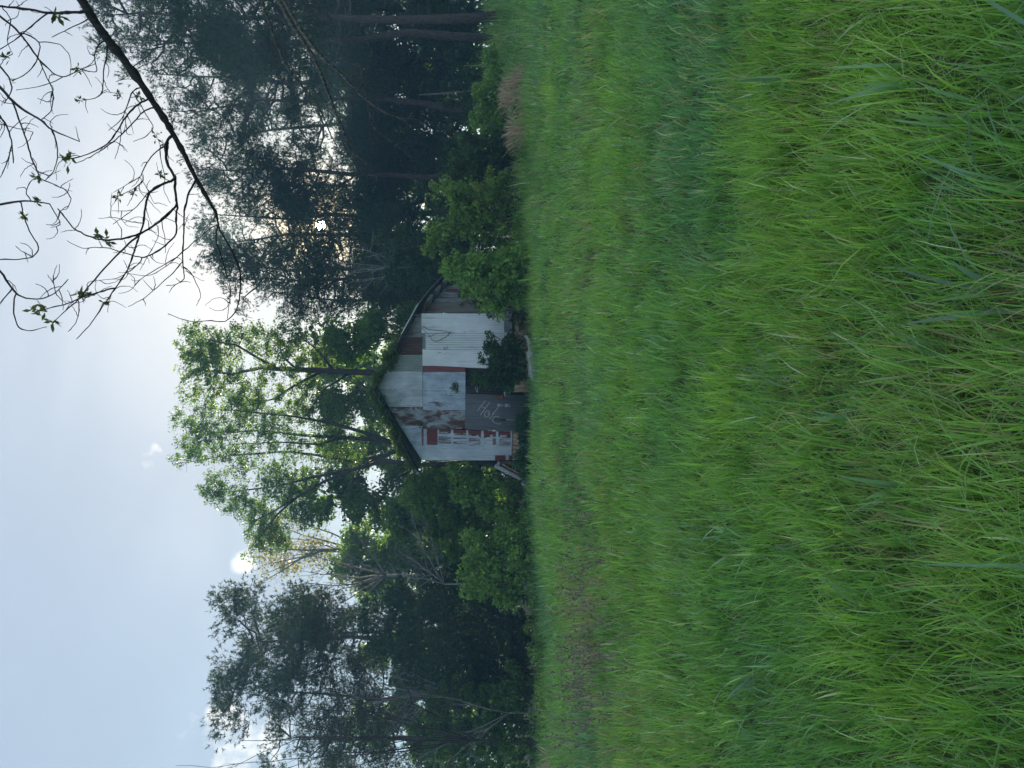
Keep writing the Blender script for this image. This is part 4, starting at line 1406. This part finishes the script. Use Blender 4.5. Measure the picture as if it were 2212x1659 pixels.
# bleached dead twigs beside it
bb = np.array([*P(1150, 400, 26)[:2], 0]); bb[2] = gz(bb[0], bb[1])
t = thing('dead_branch', 'bleached dead branch poking from the grass beside the pale bag', 'branch', bb)
mb = MB()
for pts in ([(1145, 385), (1118, 405), (1100, 425), (1090, 450)], [(1112, 410), (1125, 430), (1140, 440)], [(1150, 372), (1118, 366), (1100, 372)], [(1150, 366), (1110, 360), (1090, 363)]):
    mb.tube(rel(bb, np.array([P(a, c_, 26 + .1 * k) for k, (a, c_) in enumerate(pts)])), np.linspace(.014, .006, len(pts)), 5)
mb.obj('twig', M['grey_bark'], t)


# ------------------------------------------------------------------ dry grass clumps
def dry_clump(label, iy, Y, wpx, top_ix, seed, n=420):
    rng = np.random.default_rng(seed); b = gbase(iy, Y); H = EYE + (1106 - top_ix) / F * Y - b[2]; W = wpx / F * Y
    t = thing('dry_grass_clump', label, 'dry grass', b, 0, 'dry tan grass clumps')
    x = rng.uniform(-W, W, n); y = rng.normal(size=n) * .3; h = H * rng.uniform(.4, 1.12, n) * (1 - .35 * (x / W) ** 2)
    lean = rng.normal(size=n) * .20 - .12; k = 5; tt = np.linspace(0, 1, k)
    cx = x[:, None] + lean[:, None] * h[:, None] * tt ** 2 + rng.normal(size=(n, 1)) * .05 * tt; cyy = y[:, None] + rng.normal(size=(n, 1)) * .15 * tt; cz = h[:, None] * (tt - .10 * tt ** 3)
    cz = cz + (ground_z(b[0] + x, b[1] + y) - G0 - b[2])[:, None] - .03
    w = .014 * np.array([1, .95, .85, 1.1, .3]); a = rng.uniform(0, PI, n)
    wx_ = np.cos(a)[:, None] * w; wy_ = np.sin(a)[:, None] * w
    V = np.stack([np.stack([cx - wx_, cyy - wy_, cz], -1), np.stack([cx + wx_, cyy + wy_, cz], -1)], 2).reshape(-1, 3)
    i = (np.arange(n) * k * 2)[:, None] + np.arange(k - 1) * 2
    Q = np.stack([i, i + 1, i + 3, i + 2], -1).reshape(-1, 4)
    tn = np.repeat(palette(rng, n, [(.62, .47, .33), (.70, .55, .40), (.52, .38, .26)]), k * 2, 0)
    o = link('stalks', mesh_np('stalks', V, Q, None, tn, (M['straw'],)), t); o['kind'] = 'stuff'


dry_clump('dense tan dry grass clump nearest the pine trunks', 197, 26.6, 42, 1068, 141, 560)
dry_clump('wispy tan dry grass clump between the dense clump and the bag', 282, 26.3, 38, 1080, 142, 330)
dry_clump('small tan dry grass tuft beside the pale bag', 374, 26.6, 10, 1100, 143, 40)
dry_clump('pale dry grass tuft at the far left edge of the field', 1648, 23.5, 14, 1150, 144, 60)


# ------------------------------------------------------------------ dead dock stalks in the field
def dead_weed_mesh(seed):
    rng = np.random.default_rng(seed); st, hd = MB(), MB()
    for s in range(rng.integers(1, 4)):
        h = rng.uniform(.4, .75); l = rng.normal(size=2) * .16
        pts = np.array([(rng.normal() * .03, rng.normal() * .03, -.05), (l[0] * .3, l[1] * .3, h * .35), (l[0] * .7, l[1] * .7, h * .7), (l[0] * 1.3, l[1] * 1.3, h)])
        st.tube(pts, [.009, .008, .006, .003], 5)
        for k in range(7):
            f = rng.uniform(.5, 1.0); c = np.array([np.interp(f * 3, np.arange(4), pts[:, q]) for q in range(3)])
            d = rng.normal(size=3) * np.array([.03, .03, .02]) + np.array([0, 0, .03]); hd.tube([c, c + d * .5, c + d], [.006, .010, .003], 5)
    tan = seed % 2
    return st.mesh('stem', M['dead_tan' if tan else 'dead_stalk']), hd.mesh('seed_head', M['dead_head'])


M['dead_tan'] = plain_mat('dead_tan', (.40, .33, .23), .9, .3)
M['dead_stalk'] = plain_mat('dead_stalk', (.28, .23, .17), .9, .4)
M['dead_head'] = plain_mat('dead_seed', (.25, .19, .145), .9, .4)
variants = [dead_weed_mesh(150 + k) for k in range(6)]
rg = random.Random(9); placed = 0
while placed < 72:
    iy = rg.triangular(1040, 1659, 1480); ix = rg.triangular(1215, 1430, 1275)
    if iy < 1200 and ix > 1330: continue
    p = ground_at(ix, iy)
    v_ = variants[placed % 6]
    t = thing('dead_weed', 'dry brown dead weed stalk standing in the green field', 'dead weed', (p[0], p[1], gz(p[0], p[1])), rg.uniform(0, 6.28), 'dead weed stalks in the field')
    s = rg.uniform(.65, 1.1); t.scale = (s, s, s * rg.uniform(.85, 1.1)); t.rotation_euler[0] = rg.uniform(-.15, .15); t.rotation_euler[1] = rg.uniform(-.2, .2)
    link('stem', v_[0], t); tag(link('seed_head', v_[1], t), kind='stuff'); placed += 1


# ------------------------------------------------------------------ the bare tree overhanging the camera
def b1(cx, cy): return cx / 1.229 / 1.8228, cy / 1.229 / 1.8228
def b2(cx, cy): return (1000 + cx / 1.659) / 1.8228, (cy / 1.659) / 1.8228


ot_base = np.array([4.55, 6.7, gz(4.55, 6.7)])
ot = thing('overhanging_tree', 'bare budding tree whose dark limb and twigs hang over the view', 'tree', ot_base)
orng = np.random.default_rng(160)
mb = MB()
tr = np.array([(4.55, 6.7, ot_base[2] - .3), (4.5, 6.7, 2.2), (4.42, 6.65, 4.4), (4.38, 6.6, 5.6), (4.3, 6.55, 7.2), (4.2, 6.5, 9.0)])
mb.tube(rel(ot_base, tr), [.19, .16, .145, .13, .10, .06], 12)
trunk_o = mb.obj('trunk', M['branch_bark'], ot, True)
known_px = []; known_Y = []; 


def curve_pts(px, starts, Y0, spread):
    px = np.array(px, float); t = np.linspace(0, len(px) - 1, (len(px) - 1) * 4 + 1)
    q = np.stack([np.interp(t, np.arange(len(px)), px[:, k]) for k in (0, 1)], 1)
    for _ in range(2): q[1:-1] = .5 * q[1:-1] + .25 * (q[2:] + q[:-2])
    if starts is None:
        d = np.linalg.norm(np.array(known_px) - q[0], axis=1); k = int(np.argmin(d)); Y0 = known_Y[k]
        if d[k] < 30: q[0] = known_px[k]
    yy = Y0 + np.linspace(0, 1, len(q)) ** 1.1 * spread
    q += orng.normal(size=q.shape) * .45
    q[0] = q[0]
    for a, b_ in zip(q, yy): known_px.append(a.copy()); known_Y.append(b_)
    return np.array([P(a[0], a[1], b_) for a, b_ in zip(q, yy)])


def limb(pts, conv, w0, w1, name='branch', start=None, Y0=6.0, spread=0.0, mat='branch_bark', pre=None, parent=None, sides=7):
    """pts in picture crop, w0..w1 thickness in pixels of the 2212 picture"""
    p3 = curve_pts([conv(*p) for p in pts], start, Y0, spread)
    if pre is not None: p3 = np.concatenate([np.asarray(pre, float), p3])
    m_ = MB(); r = np.linspace(w0, w1, len(p3)) * .5 * 6.0 / F
    k = orng.random(len(r)); r = r * (1 + .22 * (k - .5) + .25 * (k > .88))
    m_.tube(rel(ot_base, p3), r, sides)
    return m_.obj(name, M[mat], parent or ot, True)


main = limb([(375, -40), (440, 80), (520, 190), (600, 290), (680, 400), (740, 490), (810, 600), (850, 670), (900, 760), (950, 870), (1000, 950), (1050, 1040)], b1, 21, 7, 'limb', 1, 6.1, .5, pre=[tr[3], (3.9, 6.4, 5.3)], sides=10)
tw = lambda pts, w0, w1, spread=0.0, **k: limb(pts, b1, w0, w1, 'twig', None, 0, spread, sides=5, **k)
tw([(1050, 1040), (1055, 1100), (1100, 1170), (1160, 1290), (1165, 1400), (1150, 1500), (1090, 1560), (1000, 1550), (920, 1560), (815, 1520)], 5, 1.6, .4)
tw([(1055, 1090), (1040, 1150), (1080, 1270), (1120, 1400), (1100, 1540)], 4, 1.5, -.3)
A = tw([(830, 650), (800, 700), (805, 790), (850, 860), (845, 920), (860, 990), (830, 1020), (770, 1075), (700, 1120), (640, 1145), (570, 1160), (480, 1160), (420, 1140), (360, 1110), (320, 1060), (280, 1010)], 7, 2.4, -.7)
tw([(850, 860), (830, 875), (760, 900), (715, 940), (700, 1010), (695, 1080), (680, 1130), (660, 1180), (640, 1250), (610, 1320), (560, 1390), (500, 1480), (430, 1580), (370, 1640)], 6, 1.6, -.5)
tw([(680, 1130), (600, 1200), (530, 1270), (470, 1340), (410, 1410), (380, 1450), (320, 1500), (260, 1560)], 4.5, 1.8, .4)
tw([(555, 1390), (480, 1415), (400, 1435), (330, 1470), (260, 1485), (205, 1500)], 4, 1.8, .3)
tw([(380, 1450), (385, 1500), (370, 1560), (330, 1605)], 2.6, 1.3, -.2)
tw([(860, 990), (850, 1060), (860, 1130), (800, 1190), (740, 1230), (690, 1250), (620, 1230), (530, 1200), (460, 1195), (400, 1205), (325, 1165)], 4.5, 1.5, .5)
tw([(690, 1250), (660, 1290), (600, 1330), (560, 1350), (455, 1360)], 2.6, 1.2, .2)
tw([(940, 880), (910, 940), (890, 1020), (890, 1100), (885, 1200), (885, 1290), (895, 1350), (850, 1380), (805, 1380)], 5, 1.4, -.4)
tw([(885, 1290), (920, 1310), (960, 1390), (975, 1430), (950, 1480)], 2.4, 1.2, .2)
tw([(1040, 1090), (1010, 1110), (930, 1180), (850, 1250), (790, 1300), (720, 1340), (610, 1320)], 3, 1.3, .3)
tw([(885, 1260), (840, 1320), (760, 1390), (690, 1450), (620, 1485)], 2.6, 1.2, -.3)
tw([(850, 1250), (760, 1300), (680, 1350), (630, 1410), (575, 1420)], 2.4, 1.2, .3)
tw([(720, 480), (670, 500), (620, 550), (580, 610), (540, 680), (500, 710), (430, 745), (350, 770), (280, 760)], 4.6, 1.6, -.5)
tw([(680, 420), (640, 440), (620, 500), (590, 580), (525, 630)], 3, 1.4, -.3)
tw([(745, 515), (690, 540), (650, 590), (600, 640), (550, 685), (480, 735), (420, 770), (360, 790)], 3.6, 1.6, .3)
tw([(640, 440), (660, 470), (710, 560), (750, 620), (700, 665), (645, 685)], 2.8, 1.3, .4)
tw([(590, 625), (580, 700), (555, 770)], 2, 1.2, .1)
tw([(515, 190), (470, 220), (455, 270), (475, 350), (430, 345), (380, 330)], 3.2, 1.4, -.3)
tw([(520, 210), (520, 270), (500, 330), (500, 420), (490, 460), (450, 480), (385, 485)], 3.6, 1.4, .3)
tw([(830, 690), (770, 720), (720, 770), (690, 830), (680, 855), (620, 890), (550, 930)], 3.4, 1.4, .4)
tw([(680, 855), (720, 930), (745, 985)], 2, 1.2, 0)
tw([(690, 880), (640, 920), (570, 950)], 2, 1.2, .2)
tw([(830, 690), (770, 700), (780, 780), (800, 860), (790, 920), (825, 985)], 2.6, 1.2, .3)
tw([(720, 930), (660, 1000), (600, 1050), (545, 1085)], 2.6, 1.2, .2); tw([(640, 1020), (540, 1020)], 2, 1.1, .1); tw([(700, 1080), (640, 1075), (560, 1050), (475, 1058)], 2.4, 1.1, .2)
tw([(780, 1070), (800, 1150), (800, 1225)], 2, 1.1, .1); tw([(760, 1080), (770, 1140), (740, 1200)], 2, 1.1, -.1)
tw([(640, 350), (600, 380), (560, 395)], 2, 1.2, .1); tw([(430, 95), (330, 140), (250, 180)], 3, 1.4, .2)
# higher limbs, out of the frame, whose twigs hang into it
lim2 = limb([(-60, -60), (-90, 300), (-70, 700), (-90, 1050), (-60, 1400)], b1, 14, 5, 'limb', 1, 6.2, -.9, pre=[tr[4], (4.0, 6.4, 6.6)], sides=8)
tw([(410, 60), (330, 60), (230, 65), (150, 45), (0, 30), (-60, 20)], 7, 4, .1)
tw([(230, 65), (170, 110), (90, 180), (0, 240)], 3.4, 1.8, -.2)
for pts, w0, w1, sp_ in (([(-60, 20), (0, 80), (80, 140), (140, 220), (190, 290), (240, 340), (300, 380), (380, 340), (460, 310)], 5.5, 1.5, -.3), ([(90, 150), (200, 200), (180, 300), (130, 360), (60, 390)], 3, 2, .2),
                         ([(-75, 240), (0, 320), (50, 380), (60, 440), (20, 500)], 5, 2, .2), ([(-85, 340), (0, 420), (60, 490), (130, 545), (200, 580), (250, 630), (310, 655), (385, 685)], 7.5, 1.8, -.4),
                         ([(250, 630), (275, 690), (280, 760), (260, 830), (220, 870)], 3.2, 1.4, .2), ([(60, 490), (90, 570), (130, 680), (150, 760), (180, 830), (200, 870), (260, 890), (320, 920), (345, 960), (330, 1010), (290, 1020)], 3.8, 1.4, .3),
                         ([(-80, 500), (0, 560), (40, 620), (60, 700), (65, 790)], 5, 2, .1), ([(60, 700), (30, 800), (0, 860)], 3, 1.5, .1), ([(-75, 580), (0, 600), (160, 640)], 3.4, 1.4, .2),
                         ([(190, 290), (230, 380), (260, 440), (240, 500), (180, 475)], 2.6, 1.3, .2), ([(260, 440), (250, 540), (200, 580)], 2.6, 1.8, .1), ([(300, 380), (190, 420), (80, 435)], 2.2, 1.2, .2),
                         ([(-80, 1000), (0, 990), (120, 970), (240, 985)], 6.5, 2.4, -.2), ([(150, 970), (120, 930), (150, 870), (200, 850)], 2.4, 1.2, .1), ([(240, 985), (270, 1040), (300, 1090), (245, 1100)], 2.2, 1.2, .1),
                         ([(100, 970), (110, 1020), (140, 1120), (195, 1200), (160, 1245), (100, 1255), (0, 1255), (-70, 1260)], 2.6, 2.4, .2), ([(160, 1240), (110, 1220), (75, 1190)], 1.8, 1.1, .1),
                         ([(-70, 1240), (0, 1310), (60, 1400), (100, 1440), (200, 1450), (270, 1420), (330, 1350)], 5, 1.4, -.3), ([(70, 1420), (65, 1520), (90, 1590), (150, 1605), (230, 1580)], 3, 1.2, .2),
                         ([(270, 1420), (260, 1370), (230, 1330)], 1.8, 1.1, .1), ([(60, 1400), (20, 1440), (-20, 1500)], 3, 1.5, .2), ([(0, 30), (60, 90), (30, 200), (60, 260)], 2.6, 1.3, .2), ([(200, 200), (290, 210), (345, 270), (340, 370)], 2.4, 1.2, .2)):
    tw(pts, w0, w1, sp_)
# lower limbs with lichen, hanging in front of the pines
lw = lambda pts, w0, w1, Y0, sp_, start=1, pre=None: limb(pts, b2, w0, w1, 'lichen_branch' if start else 'lichen_twig', start, Y0, sp_, 'lichen_bark', pre, sides=7)
lw([(130, -60), (240, 150), (370, 340), (440, 490), (520, 700), (590, 860), (620, 980), (720, 1050), (800, 1150)], 12, 2, 6.3, .6, 1, [tr[2] * .5 + tr[3] * .5])
lw([(160, -60), (300, 190), (370, 280), (440, 370), (570, 480), (640, 560), (740, 660), (860, 740), (960, 770), (1035, 830)], 10, 1.6, 6.1, .3, 1, [tr[2]])
lw([(30, -60), (120, 220), (200, 420), (300, 550), (400, 660), (450, 760), (520, 920), (570, 1000)], 7, 1.8, 6.5, .8, 1, [tr[3]])
for pts, w0, w1 in (([(690, 510), (720, 600), (750, 680), (770, 830), (860, 900), (950, 960), (1050, 1050), (1055, 1130)], 3, 1.3), ([(570, 480), (700, 510), (760, 440), (775, 330), (720, 240)], 3.4, 1.3), ([(800, 1150), (740, 1140)], 2, 1),
                    ([(800, 1150), (800, 1210), (770, 1260)], 2, 1.1), ([(960, 770), (1085, 780), (1160, 870)], 2.4, 1.2), ([(640, 1000), (720, 1080), (800, 1050)], 2, 1), ([(770, 830), (775, 950), (770, 1030)], 2, 1), ([(430, 720), (420, 600), (400, 560)], 2.2, 1.2), ([(710, 510), (690, 430), (650, 420)], 1.8, 1)):
    lw(pts, w0, w1, 0, .2, None)
# short spur twigs along the hanging twigs
base_px = np.array(known_px); base_Y = list(known_Y)
for k in range(230):
    j = orng.integers(40, len(base_px)); p0 = base_px[j]
    if p0[0] < -5 or p0[1] < 0 or p0[0] > 560: continue
    a = orng.uniform(0, 2 * PI); L = orng.uniform(12, 58); bend = orng.normal() * .8
    pp = [p0 + L * t_ * np.array([math.cos(a + bend * t_), math.sin(a + bend * t_)]) for t_ in (0, .35, .7, 1)]
    tw([(p[0] * 1.8228 * 1.229, p[1] * 1.8228 * 1.229) for p in pp], 1.9, .9, orng.uniform(-.2, .2))
# opening leaf buds
kp = np.array(known_px)
for cx, cy_, s in ((270, 105, 1.3), (390, 480, .8), (340, 785, 1.3), (585, 455, .8), (385, 335, .8), (510, 1160, 1.4), (390, 1420, 1.5), (190, 1495, 1.4), (255, 1560, 1.1), (490, 1465, .9), (565, 945, .8), (640, 935, .8), (765, 655, 1.0), (160, 845, .8), (180, 940, .9), (50, 1065, .8),
                   (25, 275, .9), (765, 855, .8), (800, 620, .8), (430, 1435, .8), (690, 465, .7), (60, 385, .6)):
    q = np.array(b1(cx, cy_)); k = int(np.argmin(np.linalg.norm(kp - q, axis=1))); c = P(*kp[k], known_Y[k])
    m_ = 16; rngb = np.random.default_rng(int(cx * 7 + cy_)); d = nrm(rngb.normal(size=(m_, 3))); L = .05 * s * rngb.uniform(.6, 1.4, (m_, 1)); sd = nrm(np.cross(d, rngb.normal(size=(m_, 3)))) * L * .2
    pos = c + rngb.normal(size=(m_, 3)) * .014 * s
    V = np.stack([pos, pos + d * L * .5 + sd, pos + d * L, pos + d * L * .5 - sd], 1).reshape(-1, 3)
    o = link('leaf_cluster', mesh_np('leaf_cluster', rel(ot_base, V), np.arange(m_ * 4).reshape(-1, 4), None, np.repeat(palette(rngb, m_, [(.07, .11, .03), (.10, .14, .04)]), 4, 0), (M['leaf'],)), ot)


# ------------------------------------------------------------------ grass
grng = np.random.default_rng(200)
bands = [(.9, 3.4, 2500, .0062, 3, .175), (3.4, 5.5, 2050, .0070, 3, .18), (5.5, 8.5, 1150, .0100, 3, .20), (8.5, 12.5, 620, .0135, 3, .21), (12.5, 18, 300, .0185, 2, .22), (18, 27.6, 150, .026, 2, .24), (27.6, 40, 60, .036, 2, .34), (2.0, 15, 13, .015, 4, .25)]
Vs, Qs, Ts, Tn = [], [], [], []
vn = 0
PAL = np.array([(.17, .38, .11), (.24, .47, .11), (.33, .53, .12), (.15, .36, .18), (.20, .42, .25), (.58, .66, .46), (.44, .38, .22)])
for y0, y1, dens, wid, seg, hb in bands:
    half = lambda yy: .57 * yy + 2.9
    per_t = 9
    area = (half(y0) + half(y1)) * (y1 - y0)
    nt_ = int(area * dens / per_t)
    ty = y0 + (y1 - y0) * grng.random(nt_ * 2); keep = grng.random(nt_ * 2) < half(ty) / half(y1); ty = ty[keep][:nt_]
    tx = grng.uniform(-1, 1, len(ty)) * half(ty)
    # field boundary and the barn's footprint
    loc = np.stack([tx - BO[0], ty - BO[1]], 1); bx_ = loc @ EX[:2]; by_ = loc @ E2[:2]
    inb = (bx_ > WLEFT - .1) & (bx_ < .2) & (by_ > -.05)
    lim = np.where(tx > 6, 27.5 + 12 * S(6, 14, tx), 27.6)
    ok = ~inb & (ty < lim) & ((np.abs(tx) < .55 * ty + .8) | (grng.random(len(tx)) < .62))
    tx, ty = tx[ok], ty[ok]
    n = len(tx) * per_t
    ti = np.repeat(np.arange(len(tx)), per_t)
    ang = grng.uniform(0, 2 * PI, n); rr = np.abs(grng.normal(size=n)) * (.035 + .004 * ty[ti])
    x = tx[ti] + np.cos(ang) * rr; y = ty[ti] + np.sin(ang) * rr
    big = fbm(x * .45, y * .45, 21); mid = fbm(x * 1.6 + 3, y * 1.6, 22); blue = fbm(x * .30 + 11, y * .30, 23); fine = vnoise(x * 5, y * 5, 24)
    h = hb * (.40 + .45 * big + .70 * mid + .35 * (fine - .5)) * grng.uniform(.5, 1.4, n) * grng.uniform(.7, 1.35, len(tx))[ti]
    h *= np.where(grng.random(n) < .04, 1.35, 1.0)
    h *= 1 + 1.3 * 1.5 * S(21.5, 26, y) * (1 - np.exp(-((x + .6) / 4.0) ** 4)) * np.where(x < 0, .45, 1.0) * np.clip(fbm(x * .9 + 5, y * .9, 28) * 2.2 - .5, 0, 1)
    # common sway of each patch, plus splay out of the tuft
    wa = 2 * PI * fbm(x * .22 + 70, y * .22, 25) * 1.6
    la = np.where(grng.random(n) < .55, ang + grng.normal(size=n) * .8, wa + grng.normal(size=n) * .7)
    lean = np.abs(grng.normal(size=n)) * .42 + .12
    lean = np.where(grng.random(n) < .10, lean + .8, lean)
    z = ground_z(x, y) - G0
    k = seg + 1; t = np.linspace(0, 1, k)[None, :]
    hor = (lean * h)[:, None] * (.25 * t + .75 * t ** 2) * .95
    ver = h[:, None] * (t - .30 * np.minimum(lean, 1.4)[:, None] * t ** 2)
    cx = x[:, None] + np.cos(la)[:, None] * hor; cyy = y[:, None] + np.sin(la)[:, None] * hor; cz = z[:, None] + ver - .012
    wv = wid * grng.uniform(.55, 1.35, n) * np.where(grng.random(n) < .12, 1.7, 1.0)
    prof = np.array({4: [.75, 1, .9, .6], 3: [.8, 1, .65], 2: [.9, .8]}[seg])[None, :] * wv[:, None] * .5
    tw_ = la + PI / 2 + grng.normal(size=n) * .6
    wxx, wyy = np.cos(tw_)[:, None] * prof, np.sin(tw_)[:, None] * prof
    L = np.stack([cx[:, :-1] - wxx, cyy[:, :-1] - wyy, cz[:, :-1]], -1); R = np.stack([cx[:, :-1] + wxx, cyy[:, :-1] + wyy, cz[:, :-1]], -1)
    tip = np.stack([cx[:, -1], cyy[:, -1], cz[:, -1]], -1)[:, None, :]
    V = np.concatenate([np.stack([L, R], 2).reshape(n, seg * 2, 3), tip], 1)
    m_ = seg * 2 + 1
    i0 = (np.arange(n) * m_)[:, None] + vn
    sgs = np.arange(seg - 1)[None, :] * 2
    Q = np.stack([i0 + sgs, i0 + sgs + 1, i0 + sgs + 3, i0 + sgs + 2], -1).reshape(-1, 4)
    T = np.stack([i0[:, 0] + (seg - 1) * 2, i0[:, 0] + (seg - 1) * 2 + 1, i0[:, 0] + seg * 2], -1)
    # colour: patches of yellow green and blue green, stray pale and straw blades
    u = np.clip(.5 + (big - .5) * 1.6 + (mid - .5) * 1.0 + grng.normal(size=n) * .22, 0, 1)
    col = np.where(u[:, None] < .5, PAL[0] * (1 - u[:, None] * 2) + PAL[1] * u[:, None] * 2, PAL[1] * (2 - u[:, None] * 2) + PAL[2] * (u[:, None] * 2 - 1))
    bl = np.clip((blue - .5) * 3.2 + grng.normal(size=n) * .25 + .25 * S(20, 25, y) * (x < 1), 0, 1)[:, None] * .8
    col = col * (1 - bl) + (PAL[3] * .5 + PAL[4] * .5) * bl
    rp = grng.random(n)
    col[rp < .05] = PAL[5]
    dry = np.clip(fbm(x * .5 + 31, y * .5, 26) * 2.2 - 1.25, 0, .12) + .008 + .30 * np.exp(-((x + 5) / 3.2) ** 2 - ((y - 12.5) / 3.5) ** 2)
    col[(rp > 1 - dry)] = PAL[6]
    if dens == 13: col = PAL[4] * .75 + PAL[5] * .25 * grng.random((n, 1)) + 0 * col
    col *= grng.uniform(.8, 1.2, (n, 1)) * grng.uniform(.68, 1.32, (len(tx), 1))[ti]
    Vs.append(V.reshape(-1, 3)); Qs.append(Q); Ts.append(T); Tn.append(np.repeat(col, m_, 0)); vn += n * m_
gme = mesh_np('grass', np.concatenate(Vs), np.concatenate(Qs), np.concatenate(Ts), np.concatenate(Tn), (M['grass'],), True)
go = link('grass', gme)
tag(go, 'tall uncut green grass covering the whole field', 'grass', None, 'stuff')

# ------------------------------------------------------------------ evening air
hx0, hx1, hy0, hy1 = gx[0] - 3, gx[-1] + 3, gy[0] - 3, gy[-1] + 3
q = MB(); q.box((hx0, hy0, float(ZZ.min()) - 1.0), (hx1, hy1, 26.0))
m, nt, out = new_mat('evening_haze')
pv = nt.nodes.new('ShaderNodeVolumePrincipled')
pv.inputs['Color'].default_value = (.40, .76, 1.0, 1)
pv.inputs['Density'].default_value = HAZE
pv.inputs['Anisotropy'].default_value = 0.15
nt.links.new(pv.outputs[0], out.inputs['Volume'])
hz = q.obj('haze', m)
tag(hz, 'thin bluish evening haze in the air', 'haze', None, 'stuff')

tot = 0
seen = set()
for o in bpy.data.objects:
    if o.type == 'MESH' and o.data.name not in seen:
        seen.add(o.data.name); tot += sum(1 for _ in ()) + len(o.data.loops) - 2 * len(o.data.polygons)
print('TRIANGLES', tot, 'objects', len(bpy.data.objects))
